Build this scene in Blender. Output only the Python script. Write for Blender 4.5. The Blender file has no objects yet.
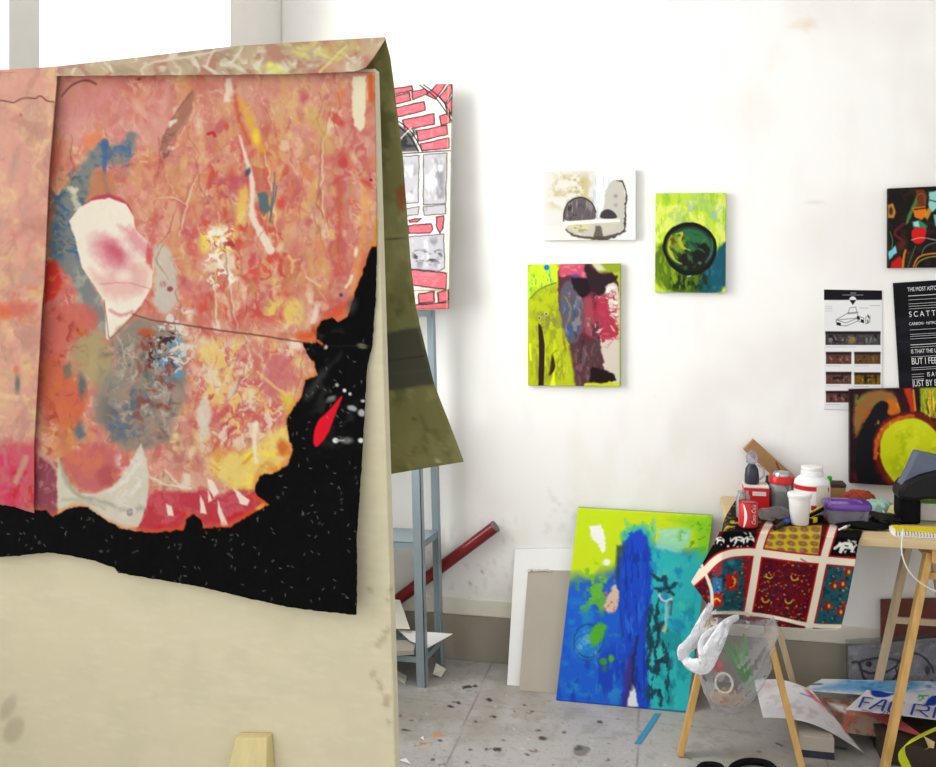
import bpy, math, random
import numpy as np
from mathutils import Vector
random.seed(4)
C = bpy.context.scene.collection
SC = bpy.context.scene

# ------------------------------------------------------------------ viewpoint (metres, Z up, back wall along X)
YAW, FPX, HOR, EYE = math.radians(12.5), 900.0, 305.0, 1.5
CA, SA = math.cos(YAW), math.sin(YAW)
WALL = 3.71            # back wall plane
LEFT = -1.67           # left wall plane
BOARD = 1.58           # front face of the display board
TOP = 0.742            # table top height

def ray(px, py):
    a, b = (px - 468) / FPX, (HOR - py) / FPX
    return (a * CA - SA, a * SA + CA, b)
def at_y(px, py, Y):
    d = ray(px, py); t = Y / d[1]
    return (d[0] * t, Y, EYE + d[2] * t)
def at_z(px, py, z):
    d = ray(px, py); t = (z - EYE) / d[2]
    return (d[0] * t, d[1] * t, z)
def np_at_y(U, V, Y):
    a, b = (U - 468) / FPX, (HOR - V) / FPX
    t = Y / (a * SA + CA)
    return np.stack([(a * CA - SA) * t, Y + 0 * U, EYE + b * t], -1)
def np_at_z(U, V, Z):
    a, b = (U - 468) / FPX, (HOR - V) / FPX
    t = (Z - EYE) / b
    return np.stack([(a * CA - SA) * t, (a * SA + CA) * t, Z + 0 * U], -1)
def to_px(X, Y, Z):
    xc, zc = X * CA + Y * SA, -X * SA + Y * CA
    return 468 + FPX * xc / zc, HOR - FPX * (Z - EYE) / zc

# ------------------------------------------------------------------ noise
_T = np.random.RandomState(7).rand(64, 256, 256)
def vnoise(x, y, seed=0):
    T = _T[seed % 64]
    xi, yi = np.floor(x).astype(int), np.floor(y).astype(int)
    fx, fy = x - xi, y - yi
    fx, fy = fx * fx * (3 - 2 * fx), fy * fy * (3 - 2 * fy)
    a, b = T[yi & 255, xi & 255], T[yi & 255, (xi + 1) & 255]
    c, d = T[(yi + 1) & 255, xi & 255], T[(yi + 1) & 255, (xi + 1) & 255]
    return (a * (1 - fx) + b * fx) * (1 - fy) + (c * (1 - fx) + d * fx) * fy
def fbm(x, y, seed=0, o=4):
    s, a, t = 0, .5, 0
    for k in range(o):
        s = s + a * vnoise(x * 2 ** k + 17.3 * k, y * 2 ** k + 5.1 * k, seed + k); t += a; a *= .55
    return s / t
def sstep(lo, hi, x):
    t = np.clip((x - lo) / (hi - lo), 0, 1)
    return t * t * (3 - 2 * t)

# ------------------------------------------------------------------ painter: colours mesh points of an artwork
def chaikin(pts, closed, it=2):
    p = [np.array(k, float) for k in pts]
    for _ in range(it):
        n = len(p); q = [] if closed else [p[0]]
        for i in range(n if closed else n - 1):
            a, b = p[i], p[(i + 1) % n]; q += [a * .75 + b * .25, a * .25 + b * .75]
        p = q if closed else q + [p[-1]]
    return p
class Art:
    def __init__(s, U, V, base):
        s.shape = U.shape; s.u = U.ravel().astype(float); s.v = V.ravel().astype(float)
        s.c = np.tile(np.array(base, float) / 255, (s.u.size, 1))
    def _in(s, x0, y0, x1, y1):
        return np.nonzero((s.u >= x0) & (s.u <= x1) & (s.v >= y0) & (s.v <= y1))[0]
    def _mix(s, i, a, col):
        c = col(s.u[i], s.v[i]) if callable(col) else np.array(col, float)
        a = a[:, None]
        s.c[i] = s.c[i] * (1 - a) + c / 255 * a
    def _warp(s, i, warp, ws, seed):
        x, y = s.u[i], s.v[i]
        if warp:
            x, y = x + warp * 2 * (fbm(x / ws, y / ws, seed, 3) - .5), y + warp * 2 * (fbm(x / ws + 40, y / ws, seed + 3, 3) - .5)
        return x, y
    def poly(s, pts, col, a=1., soft=.6, warp=0, ws=5, seed=1, sm=True):
        p = np.array(chaikin(pts, True) if sm and len(pts) >= 6 else pts, float); m = soft + abs(warp) + 1
        i = s._in(p[:, 0].min() - m, p[:, 1].min() - m, p[:, 0].max() + m, p[:, 1].max() + m)
        if not i.size: return s
        x, y = s._warp(i, warp, ws, seed)
        ins = np.zeros(x.size, bool); dm = np.full(x.size, 1e9)
        q = np.roll(p, -1, 0)
        for (ax, ay), (bx, by) in zip(p, q):
            c = ((ay > y) != (by > y))
            if ay != by: ins ^= c & (x < (bx - ax) * (y - ay) / (by - ay) + ax)
            dx, dy = bx - ax, by - ay; L = dx * dx + dy * dy + 1e-9
            t = np.clip(((x - ax) * dx + (y - ay) * dy) / L, 0, 1)
            dm = np.minimum(dm, np.hypot(x - ax - t * dx, y - ay - t * dy))
        sd = np.where(ins, -dm, dm)
        s._mix(i, np.clip(.5 - sd / (2 * soft), 0, 1) * a, col); return s
    def line(s, pts, w, col, a=1., soft=.5, warp=0, ws=5, seed=2, sm=True):
        p = np.array(pts, float); w = np.array(w, float) * np.ones(len(p))
        if sm and len(pts) > 2:
            q = np.array(chaikin([tuple(k) + (h,) for k, h in zip(p, w)], False)); p, w = q[:, :2], q[:, 2]
        m = soft + abs(warp) + w.max() + 1
        i = s._in(p[:, 0].min() - m, p[:, 1].min() - m, p[:, 0].max() + m, p[:, 1].max() + m)
        if not i.size: return s
        x, y = s._warp(i, warp, ws, seed)
        sd = np.full(x.size, 1e9)
        for k in range(len(p) - 1):
            (ax, ay), (bx, by) = p[k], p[k + 1]
            dx, dy = bx - ax, by - ay; L = dx * dx + dy * dy + 1e-9
            t = np.clip(((x - ax) * dx + (y - ay) * dy) / L, 0, 1)
            sd = np.minimum(sd, np.hypot(x - ax - t * dx, y - ay - t * dy) - (w[k] * (1 - t) + w[k + 1] * t) / 2)
        s._mix(i, np.clip(.5 - sd / (2 * soft), 0, 1) * a, col); return s
    def ell(s, cx, cy, rx, ry, col, a=1., soft=.6, rot=0, warp=0, ws=5, seed=3, ring=None):
        R = max(rx, ry) + soft + abs(warp) + 1 + (ring or 0)
        i = s._in(cx - R, cy - R, cx + R, cy + R)
        if not i.size: return s
        x, y = s._warp(i, warp, ws, seed); x, y = x - cx, y - cy
        c_, s_ = math.cos(rot), math.sin(rot); x, y = x * c_ + y * s_, -x * s_ + y * c_
        sd = (np.hypot(x / rx, y / ry) - 1) * min(rx, ry)
        if ring: sd = np.abs(sd) - ring / 2
        s._mix(i, np.clip(.5 - sd / (2 * soft), 0, 1) * a, col); return s
    def noise(s, col, sx, sy, lo, hi, a=1., seed=0, box=None, o=4, ang=0, flow=0):
        i = s._in(*box) if box else np.arange(s.u.size)
        if not i.size: return s
        x, y = s.u[i], s.v[i]
        if ang:
            c_, s_ = math.cos(ang), math.sin(ang); x, y = x * c_ + y * s_, -x * s_ + y * c_
        if flow:
            x, y = x + flow * sx * 2 * (fbm(x / (1.7 * sx), y / (1.7 * sx), seed + 20, 3) - .5), y + flow * sy * 2 * (fbm(x / (1.7 * sx) + 9, y / (1.7 * sx) + 4, seed + 23, 3) - .5)
        al = sstep(lo, hi, fbm(x / sx, y / sy, seed, o)) * a
        if box:
            f = max(4., min(16., .22 * min(box[2] - box[0], box[3] - box[1])))
            al = al * np.clip((s.u[i] - box[0]) / f, 0, 1) * np.clip((box[2] - s.u[i]) / f, 0, 1) * np.clip((s.v[i] - box[1]) / f, 0, 1) * np.clip((box[3] - s.v[i]) / f, 0, 1)
        s._mix(i, al, col); return s
    def dabs(s, n, box, cols, ln, w, ang, spread=.5, a=.7, seed=0, warp=1.5):
        r = random.Random(seed)
        for k in range(n):
            x, y = r.uniform(box[0], box[2]), r.uniform(box[1], box[3])
            t, l = ang + r.gauss(0, spread), ln * r.uniform(.4, 1.4)
            dx, dy = math.cos(t) * l / 2, math.sin(t) * l / 2; b = r.uniform(-.25, .25) * l
            ww = w * r.uniform(.5, 1.5)
            s.line([(x - dx, y - dy), (x - dy * b / l, y + dx * b / l), (x + dx, y + dy)], [ww * .6, ww, ww * .3], r.choice(cols), a * r.uniform(.5, 1.1) if a < .9 else a, .8, warp, 4, r.randint(0, 50))
        return s
    def out(s):
        c = np.clip(s.c, 0, 1)
        return (lin(c)).reshape(s.shape + (3,))
ALB = .86
def lin(c):
    c = np.asarray(c, float)
    return np.where(c <= .04045, c / 12.92, ((c + .055) / 1.055) ** 2.4) * ALB
def rgb(r, g, b):
    return tuple(lin(np.array([r, g, b]) / 255)) + (1,)

# ------------------------------------------------------------------ materials
def nodes(name):
    m = bpy.data.materials.new(name); m.use_nodes = True
    nt = m.node_tree; return m, nt, nt.nodes['Principled BSDF']
def bump(nt, b, scale, strength, dist=.002, stretch=None):
    n = nt.nodes.new('ShaderNodeTexNoise'); n.inputs['Scale'].default_value = scale; n.inputs['Detail'].default_value = 6
    tc = nt.nodes.new('ShaderNodeTexCoord'); mp = nt.nodes.new('ShaderNodeMapping')
    if stretch: mp.inputs['Scale'].default_value = stretch
    nt.links.new(tc.outputs['Object'], mp.inputs['Vector']); nt.links.new(mp.outputs[0], n.inputs['Vector'])
    bp = nt.nodes.new('ShaderNodeBump'); bp.inputs['Strength'].default_value = strength; bp.inputs['Distance'].default_value = dist
    nt.links.new(n.outputs['Fac'], bp.inputs['Height']); nt.links.new(bp.outputs['Normal'], b.inputs['Normal'])
    return n
def solid(name, col, rough=.6, metal=0, var=.12, scale=14, bmp=.15, spec=.4, stretch=None):
    m, nt, b = nodes(name)
    b.inputs['Roughness'].default_value = rough; b.inputs['Metallic'].default_value = metal; b.inputs['Specular IOR Level'].default_value = spec
    n = bump(nt, b, scale, bmp, stretch=stretch)
    cr = nt.nodes.new('ShaderNodeValToRGB'); c = np.array(rgb(*col)[:3])
    cr.color_ramp.elements[0].position = .3; cr.color_ramp.elements[1].position = .7
    cr.color_ramp.elements[0].color = tuple(c * (1 - var)) + (1,); cr.color_ramp.elements[1].color = tuple(np.minimum(c * (1 + var), .9)) + (1,)
    nt.links.new(n.outputs['Fac'], cr.inputs['Fac']); nt.links.new(cr.outputs['Color'], b.inputs['Base Color'])
    return m
def painted(name, rough=.55, scale=60, bmp=.2, spec=.35, dist=.002):
    m, nt, b = nodes(name)
    b.inputs['Roughness'].default_value = rough; b.inputs['Specular IOR Level'].default_value = spec
    bump(nt, b, scale, bmp, dist)
    a = nt.nodes.new('ShaderNodeVertexColor'); a.layer_name = 'paint'
    nt.links.new(a.outputs['Color'], b.inputs['Base Color']); return m
def clear(name, tint, opac, rough=.08, gloss=.12, bmp=0, scale=20):
    m, nt, b = nodes(name)
    b.inputs['Base Color'].default_value = rgb(*tint); b.inputs['Roughness'].default_value = rough
    if bmp: bump(nt, b, scale, bmp, .01)
    tr = nt.nodes.new('ShaderNodeBsdfTransparent'); tr.inputs['Color'].default_value = tuple(np.minimum(np.array(rgb(*tint)[:3]) * .3 + .68, 1)) + (1,)
    fr = nt.nodes.new('ShaderNodeLayerWeight'); fr.inputs['Blend'].default_value = .35
    ma = nt.nodes.new('ShaderNodeMath'); ma.operation = 'MULTIPLY_ADD'; ma.use_clamp = True
    ma.inputs[1].default_value = gloss * 3; ma.inputs[2].default_value = opac
    mx = nt.nodes.new('ShaderNodeMixShader'); o = nt.nodes['Material Output']
    nt.links.new(fr.outputs['Fresnel'], ma.inputs[0]); nt.links.new(ma.outputs[0], mx.inputs['Fac'])
    nt.links.new(tr.outputs[0], mx.inputs[1]); nt.links.new(b.outputs[0], mx.inputs[2]); nt.links.new(mx.outputs[0], o.inputs['Surface'])
    return m
M = dict(
    plaster=painted('plaster', .85, 9, .25, .2, .004), floor=painted('floor_paint', .42, 40, .08, .4),
    oil=painted('oil_paint', .5, 90, .3, .14), cloth=painted('painted_cloth', .85, 120, .25, .08), paper=painted('printed_paper', .8, 30, .08, .12),
    quilt=painted('printed_cotton', .9, 200, .2, .06), label=painted('printed_label', .45, 30, .03), card=painted('paint_board', .7, 60, .08),
    white=solid('white_plaster', (242, 240, 236), .85, var=.02), skirt=solid('taupe_skirting', (158, 150, 136), .6, var=.06, scale=6),
    trimw=solid('cream_trim', (240, 234, 220), .6, var=.03), frame=solid('window_paint', (226, 222, 212), .5, var=.03),
    steel=solid('blue_grey_steel', (156, 172, 182), .4, .25, .06, 8, .05), tube=solid('red_enamel', (128, 30, 36), .28, 0, .1, 8, .05),
    tubeend=solid('dull_grey', (120, 112, 108), .6), wood=solid('pine', (214, 170, 100), .55, 0, .16, 9, .15, stretch=(6, 6, .6)),
    palewood=solid('pale_pine', (224, 208, 150), .6, 0, .08, 9, .1, stretch=(6, 6, .6)), ply=solid('plywood', (216, 190, 146), .6, 0, .1, 7, .1, stretch=(.6, 6, 6)),
    litpine=solid('lit_pine', (206, 182, 150), .6, 0, .12, 9, .12, stretch=(6, 6, .6)), whiteboard=solid('white_board', (248, 248, 248), .6, var=.01), greyboard=solid('grey_card', (186, 177, 164), .75, var=.04, scale=6),  # litpine: same pine, the rear legs' paler lighting put into the colour
    brown=solid('dark_brown_board', (108, 54, 42), .6, var=.15), red=solid('red_plastic', (206, 26, 30), .35, var=.06),
    tin=solid('bare_aluminium', (190, 190, 190), .3, .9, .05), whitep=solid('white_plastic', (246, 246, 246), .35, var=.015, bmp=.02),
    purple=clear('purple_plastic', (112, 66, 168), .82, .2, .1), black=solid('black_fabric', (14, 14, 17), .85, var=.3, scale=30, spec=.12),
    blackp=solid('black_plastic', (14, 14, 18), .45, var=.2, spec=.25), slate=solid('slate_grey_fabric', (96, 104, 124), .7, var=.08), blue=solid('blue_plastic', (30, 78, 170), .4),
    yellow=solid('yellow_plastic', (238, 214, 30), .4, var=.05), green=solid('green_leaf', (60, 140, 60), .5, var=.2), greenp=solid('green_plastic', (60, 200, 50), .4),
    cable=solid('white_cable', (236, 234, 226), .45, var=.02, bmp=0), lime=solid('lime_card', (226, 240, 40), .5, var=.06),
    card_brown=solid('brown_cardboard', (168, 128, 84), .8, var=.1), darkcard=solid('dark_cardboard', (62, 48, 38), .8, var=.15),
    glass=clear('clear_glass', (215, 222, 222), .12, .04, .22), clearp=clear('clear_plastic', (206, 204, 220), .22, .15, .15),
    bag=clear('thin_white_plastic', (232, 232, 236), .09, .22, .10, 1, 40), bagw=clear('opaque_white_plastic', (244, 246, 252), .78, .35, .1, 1, 60),
    wrap=clear('clear_wrap', (200, 202, 214), .03, .15, .10, .9, 22), crink=clear('grey_crinkled_plastic', (120, 116, 116), .55, .25, .2, .8, 40),
    white_text=solid('white_print', (236, 236, 236), .7, var=.01, bmp=0), blue_text=solid('blue_print', (24, 70, 170), .7, var=.02, bmp=0), dark_text=solid('dark_print', (50, 50, 70), .7, var=.02, bmp=0),
    pages=solid('book_pages', (226, 220, 214), .8, var=.06, scale=60), mint=solid('mint_cloth', (176, 216, 200), .8, var=.15, scale=24), rust=solid('rust_cloth', (164, 66, 30), .8, var=.4, scale=40),
    tape=solid('blue_tape', (70, 150, 190), .5, var=.05), coral=solid('coral_paper', (214, 96, 100), .7, var=.15), ink=solid('indigo_ink', (44, 46, 62), .4, var=.3, scale=30),
)

# ------------------------------------------------------------------ mesh helpers
def link(name, me, mats, parent=None, smooth=False):
    o = bpy.data.objects.new(name, me); C.objects.link(o)
    for m in (mats if isinstance(mats, (list, tuple)) else [mats]): me.materials.append(m)
    if smooth: me.polygons.foreach_set('use_smooth', [True] * len(me.polygons))
    if parent is not None:
        o.parent = parent; o.matrix_parent_inverse = parent.matrix_basis.inverted()
    return o
def tag(o, label, cat, group=None, kind=None):
    o['label'] = label; o['category'] = cat
    if group: o['group'] = group
    if kind: o['kind'] = kind
    return o
def thing(name, loc, label, cat, group=None):
    o = bpy.data.objects.new(name, None); C.objects.link(o); o.location = loc; o.empty_display_size = .05
    return tag(o, label, cat, group)
def struct(o): o['kind'] = 'structure'; return o
class MB:
    def __init__(s): s.v, s.f, s.mi = [], [], []
    def add(s, v, f, mi=0):
        k = len(s.v); s.v += [tuple(p) for p in v]; s.f += [tuple(i + k for i in q) for q in f]; s.mi += [mi] * len(f); return s
    def hexa(s, p, mi=0):      # 8 corners: bottom 4 ccw, top 4 ccw
        return s.add(p, [(3, 2, 1, 0), (4, 5, 6, 7), (0, 1, 5, 4), (1, 2, 6, 5), (2, 3, 7, 6), (3, 0, 4, 7)], mi)
    def box(s, x0, y0, z0, x1, y1, z1, mi=0):
        return s.hexa([(x0, y0, z0), (x1, y0, z0), (x1, y1, z0), (x0, y1, z0), (x0, y0, z1), (x1, y0, z1), (x1, y1, z1), (x0, y1, z1)], mi)
    def bar(s, a, b, w, d, up=(0, 0, 1), mi=0):     # rectangular bar a->b
        a, b = Vector(a), Vector(b); t = (b - a).normalized(); u = Vector(up)
        if abs(t.dot(u)) > .95: u = Vector((0, 1, 0))
        x = t.cross(u).normalized() * w / 2; y = x.cross(t).normalized() * d / 2
        return s.hexa([a - x - y, a + x - y, a + x + y, a - x + y, b - x - y, b + x - y, b + x + y, b - x + y], mi)
    def tube(s, path, r, n=8, mi=0, cap=True):
        P = [Vector(p) for p in path]; R = r if isinstance(r, (list, tuple)) else [r] * len(P); v = []; ref = None
        for k, p in enumerate(P):
            t = (P[min(k + 1, len(P) - 1)] - P[max(k - 1, 0)]).normalized()
            if ref is None: ref = t.orthogonal().normalized()
            ref = (ref - t * ref.dot(t)).normalized(); q = t.cross(ref)
            v += [p + (ref * math.cos(2 * math.pi * j / n) + q * math.sin(2 * math.pi * j / n)) * R[k] for j in range(n)]
        f = [(k * n + j, k * n + (j + 1) % n, (k + 1) * n + (j + 1) % n, (k + 1) * n + j) for k in range(len(P) - 1) for j in range(n)]
        if cap: f += [tuple(range(n - 1, -1, -1)), tuple(range((len(P) - 1) * n, len(P) * n))]
        return s.add(v, f, mi)
    def lathe(s, prof, c, n=28, mi=0, sx=1, sy=1, power=2):
        v = []
        for r, z in prof:
            for j in range(n):
                a = 2 * math.pi * j / n; ca, sa = math.cos(a), math.sin(a)
                k = 1 if power == 2 else (abs(ca) ** power + abs(sa) ** power) ** (-1 / power)
                v.append((c[0] + r * ca * k * sx, c[1] + r * sa * k * sy, c[2] + z))
        m = len(prof)
        f = [(k * n + j, k * n + (j + 1) % n, (k + 1) * n + (j + 1) % n, (k + 1) * n + j) for k in range(m - 1) for j in range(n)]
        f += [tuple(range(n - 1, -1, -1)), tuple(range((m - 1) * n, m * n))]
        return s.add(v, f, mi)
    def build(s, name, mat, parent=None, smooth=False, bevel=0):
        me = bpy.data.meshes.new(name); me.from_pydata(s.v, [], s.f); me.update()
        o = link(name, me, mat, parent)
        if isinstance(mat, (list, tuple)): me.polygons.foreach_set('material_index', s.mi)
        if smooth:
            me.polygons.foreach_set('use_smooth', [True] * len(me.polygons))
            md = o.modifiers.new('edges', 'EDGE_SPLIT'); md.split_angle = math.radians(40)
        if bevel:
            b = o.modifiers.new('bevel', 'BEVEL'); b.width = bevel; b.segments = 2; b.limit_method = 'ANGLE'
        return o
def sheet(name, P, col, mat, parent=None, thick=0, dirn=(0, 1, 0), smooth=True, side=None):
    """grid of points P[ny,nx,3] with painted colours; thick > 0 gives it a back and edges along dirn"""
    ny, nx = P.shape[:2]; n = ny * nx
    I = np.arange(n).reshape(ny, nx)
    F = np.stack([I[:-1, :-1], I[1:, :-1], I[1:, 1:], I[:-1, 1:]], -1).reshape(-1, 4)
    V = P.reshape(-1, 3); K = np.asarray(col).reshape(-1, 3)
    if thick:
        V = np.concatenate([V, V + np.array(dirn) * thick]); F2 = F[:, ::-1] + n
        loop = np.concatenate([I[0, :-1], I[:-1, -1], I[-1, :0:-1], I[:0:-1, 0]])
        nxt = np.roll(loop, -1); S = np.stack([loop, nxt, nxt + n, loop + n], -1)
        F = np.concatenate([F, F2, S]); K2 = K.copy()
        if side is not None: K2[:] = lin(np.array(side) / 255)
        K = np.concatenate([K, K2])
    me = bpy.data.meshes.new(name)
    me.vertices.add(len(V)); me.vertices.foreach_set('co', V.astype(np.float32).ravel())
    me.loops.add(F.size); me.loops.foreach_set('vertex_index', F.astype(np.int32).ravel())
    me.polygons.add(len(F)); me.polygons.foreach_set('loop_start', np.arange(0, F.size, 4, dtype=np.int32)); me.polygons.foreach_set('loop_total', np.full(len(F), 4, np.int32))
    me.update(calc_edges=True)
    at = me.color_attributes.new('paint', 'FLOAT_COLOR', 'POINT')
    at.data.foreach_set('color', np.concatenate([K, np.ones((len(K), 1))], 1).astype(np.float32).ravel())
    me.validate()
    o = link(name, me, mat, parent)
    if smooth and not thick: me.polygons.foreach_set('use_smooth', [True] * len(me.polygons))
    if smooth and thick:
        sm = np.zeros(len(me.polygons), bool); sm[:(ny - 1) * (nx - 1)] = True; me.polygons.foreach_set('use_smooth', sm)
    return o
def lerp_grid(c, nx, ny):
    """bilinear grid between corners TL TR BR BL"""
    s, t = np.meshgrid(np.linspace(0, 1, nx), np.linspace(0, 1, ny)); c = [np.array(k, float) for k in c]
    s, t = s[..., None], t[..., None]
    return (c[0] * (1 - s) + c[1] * s) * (1 - t) + (c[3] * (1 - s) + c[2] * s) * t
def panel(name, px, wc, paint, mat, thick, res=.7, parent=None, side=None, wob=0):
    """flat artwork: px = its corners in photograph pixels (used as paint coordinates), wc = its corners in the room"""
    nx = int(max(px[1][0] - px[0][0], 4) / res) + 2; ny = int(max(px[3][1] - px[0][1], 4) / res) + 2
    UV = lerp_grid(px, nx, ny); P = lerp_grid(wc, nx, ny)
    a = paint(UV[..., 0], UV[..., 1])
    if wob: P[..., 1] -= wob * fbm(UV[..., 0] / 30, UV[..., 1] / 30, 5)
    return sheet(name, P, a.out(), mat, parent, thick, side=side)
def on_wall(px, Y): return [at_y(x, y, Y) for x, y in px]
def text(body, size, origin, xdir, ydir, mat, name, parent, shear=0, sx=1, extrude=.0004, wrap=None):
    cu = bpy.data.curves.new(name, 'FONT'); cu.body = body; cu.size = size; cu.shear = shear; cu.extrude = 0
    o = bpy.data.objects.new(name, cu); C.objects.link(o)
    dg = bpy.context.evaluated_depsgraph_get(); me = bpy.data.meshes.new_from_object(o.evaluated_get(dg))
    bpy.data.objects.remove(o); X, Y, O = Vector(xdir), Vector(ydir), Vector(origin); N = X.cross(Y)
    for v in me.vertices:
        v.co = wrap(v.co.x * sx, v.co.y) if wrap else O + X * v.co.x * sx + Y * v.co.y + N * .0006
    me.materials.clear()
    return link(name, me, mat, parent)

# ================================================================== THE ROOM
RX, RB, CH = 2.6, -1.2, 3.5
# back wall: painted plaster, denser where it can be seen
def wall_grid():
    xs = np.linspace(LEFT, RX, 330); zs = np.linspace(CH, 0, 270)
    X, Z = np.meshgrid(xs, zs); U, V = to_px(X, WALL, Z)
    a = Art(U, V, (253, 252, 251))
    a.noise((238, 234, 230), 120, 120, .45, .75, .5, 3).noise((243, 240, 232), 25, 60, .5, .8, .4, 9)
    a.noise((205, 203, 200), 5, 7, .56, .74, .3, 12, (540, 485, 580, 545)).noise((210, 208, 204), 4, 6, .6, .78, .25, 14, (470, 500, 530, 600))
    a.ell(808, 24, 8, 5, (226, 205, 165), .5, 4, 0, 4).ell(795, 26, 5, 2, (228, 215, 190), .4, 2)
    a.line([(450, 560), (452, 590)], 1, (190, 185, 180), .4).line([(480, 566), (482, 572)], 1.5, (175, 165, 150), .7).line([(470, 583), (471, 586)], 1.5, (175, 165, 150), .6)
    a.noise((222, 218, 212), 3, 12, .62, .75, .5, 21, (400, 520, 520, 615)).ell(815, 202, 8, 1.2, (225, 220, 210), .6, 1)
    a.dabs(26, (455, 20, 880, 480), [(228, 225, 220), (236, 228, 214)], 9, .8, 1.2, .9, .35, 5)
    P = np.stack([X, WALL + 0 * X, Z], -1)
    return P, np.minimum(a.out() * 1.05, .92)
P_, K_ = wall_grid()
struct(sheet('wall_back', P_, K_, M['plaster'], None, .12, side=(235, 232, 226)))
struct(MB().box(LEFT, WALL - .007, .192, RX, WALL, .262).build('trim_1', M['trimw'], None, bevel=.004))
struct(MB().box(LEFT, WALL - .006, 0, RX, WALL, .19).build('baseboard_back', M['skirt'], None, bevel=.002))
# left wall: two tall windows, plus an unseen third added for its light
wl = MB(); t = .10; WINS = [(2.14, 3.235), (.75, 2.025), (-.95, .40)]; SILL, HEAD = .95, 3.05
wl.box(LEFT - t, RB, 0, LEFT, WALL + .12, SILL).box(LEFT - t, RB, HEAD, LEFT, WALL + .12, CH)
for a, b in ((3.235, WALL + .12), (2.025, 2.14), (.40, .75), (RB, -.95)): wl.box(LEFT - t, a, SILL, LEFT, b, HEAD)
struct(wl.build('wall_left', M['white']))
for k, (a, b) in enumerate(WINS):
    w = struct(MB().box(LEFT - t, a, SILL, LEFT - t + .03, b, SILL + .05).box(LEFT - t, a, HEAD - .05, LEFT - t + .03, b, HEAD).build('window_%d' % (k + 1), M['frame'], None, bevel=.004))  # the last opening, behind the camera, is added to brighten the board
    MB().box(LEFT - t + .03, a, SILL, LEFT + .03, b, SILL + .03).build('window_sill', M['frame'], w, bevel=.004)
struct(MB().box(LEFT - t, RB, CH, RX, WALL + .12, CH + .1).build('ceiling', M['white']))
struct(MB().box(RX, RB, 0, RX + .1, WALL + .12, CH).build('wall_right', M['white']))
# floor: worn vinyl tiles with paint drips
def floor_grid():
    xs = np.concatenate([np.linspace(LEFT - t, -1.3, 6)[:-1], np.linspace(-1.3, 1.5, 420), np.linspace(1.5, RX + .1, 6)[1:]])
    ys = np.concatenate([np.linspace(WALL + .12, 3.72, 3)[:-1], np.linspace(3.72, 2.6, 190), np.linspace(2.6, RB, 40)[1:]])
    X, Y = np.meshgrid(xs, ys); U, V = to_px(X, np.maximum(Y, 1.2), 0 * X)
    a = Art(X, Y, (184, 181, 178))
    a.noise((160, 154, 146), .35, .35, .4, .75, .7, 2).noise((204, 202, 204), .2, .25, .5, .75, .5, 5).noise((148, 140, 128), .05, .05, .55, .75, .4, 8)
    a.noise((140, 136, 130), .008, .008, .6, .8, .5, 10)
    x0 = at_z(455, 764, 0)[0]
    for k in range(-3, 6): a.line([(-.72 + .61 * k + .02, 2.6), (-.72 + .61 * k, 3.72)], .004, (128, 122, 114), .8, .002)
    for y in (3.30, 2.69): a.line([(-1.3, y), (1.5, y)], .003, (140, 134, 126), .5, .002)
    r = random.Random(3)
    def spot(px, py, w, h, col, al=.9, ang=0):
        x, y, _ = at_z(px, py, 0); s = .0037
        a.ell(x, y, w * s, h * s * 2.2, col, al, .003, ang, .012, .02, r.randint(0, 40))
    D = (52, 48, 46)
    for q in [(468, 687, 5, 1.8), (476, 686, 3, 1), (489, 700, 2.5, 2), (455, 702, 3, 1), (450, 707, 3, 1.2), (460, 703, 2, 1.5), (543, 738, 4, 1.6), (537, 731, 2, 1), (497, 749, 5, 1.8), (488, 749, 2, 1), (470, 750, 2, 1), (468, 762, 2, 1), (406, 730, 5, 1, ), (412, 721, 3, .8), (475, 722, 1.5, 1), (493, 717, 2, 1.6), (532, 712, 2, 1), (526, 705, 1.5, 1), (563, 732, 2, .8), (505, 740, 2, .8), (527, 755, 2, 1), (600, 722, 1.5, .8), (610, 760, 2, .8), (440, 740, 2, .6), (433, 760, 2, .8)]:
        spot(*q, D)
    spot(581, 750, 7, 5, (120, 108, 104), .8); spot(579, 748, 4, 2, (80, 72, 68), .8)
    spot(437, 735, 5, 2, (206, 150, 90), .9); spot(424, 744, 6, .7, (190, 120, 80), .7, .6); spot(400, 716, 2, 1, (120, 60, 60)); spot(533, 751, 3, 1, (110, 60, 60), .7); spot(470, 691, 4, .8, (110, 160, 190), .7)
    spot(738, 700, 3, 1, D, .6); spot(779, 744, 2, .8, D); spot(840, 748, 6, 1.5, D, .7); spot(760, 752, 3, 1, D, .5)
    for k in range(60):
        spot(r.uniform(405, 700), r.uniform(675, 767), r.uniform(.4, 1.2), r.uniform(.3, .7), r.choice([D, (90, 80, 74), (230, 228, 224), (110, 90, 84)]), .7)
    return np.stack([X, Y, 0 * X], -1), a.out()
P_, K_ = floor_grid()
struct(sheet('floor', P_, K_, M['floor'], None, .05, (0, 0, -1)))

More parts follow.
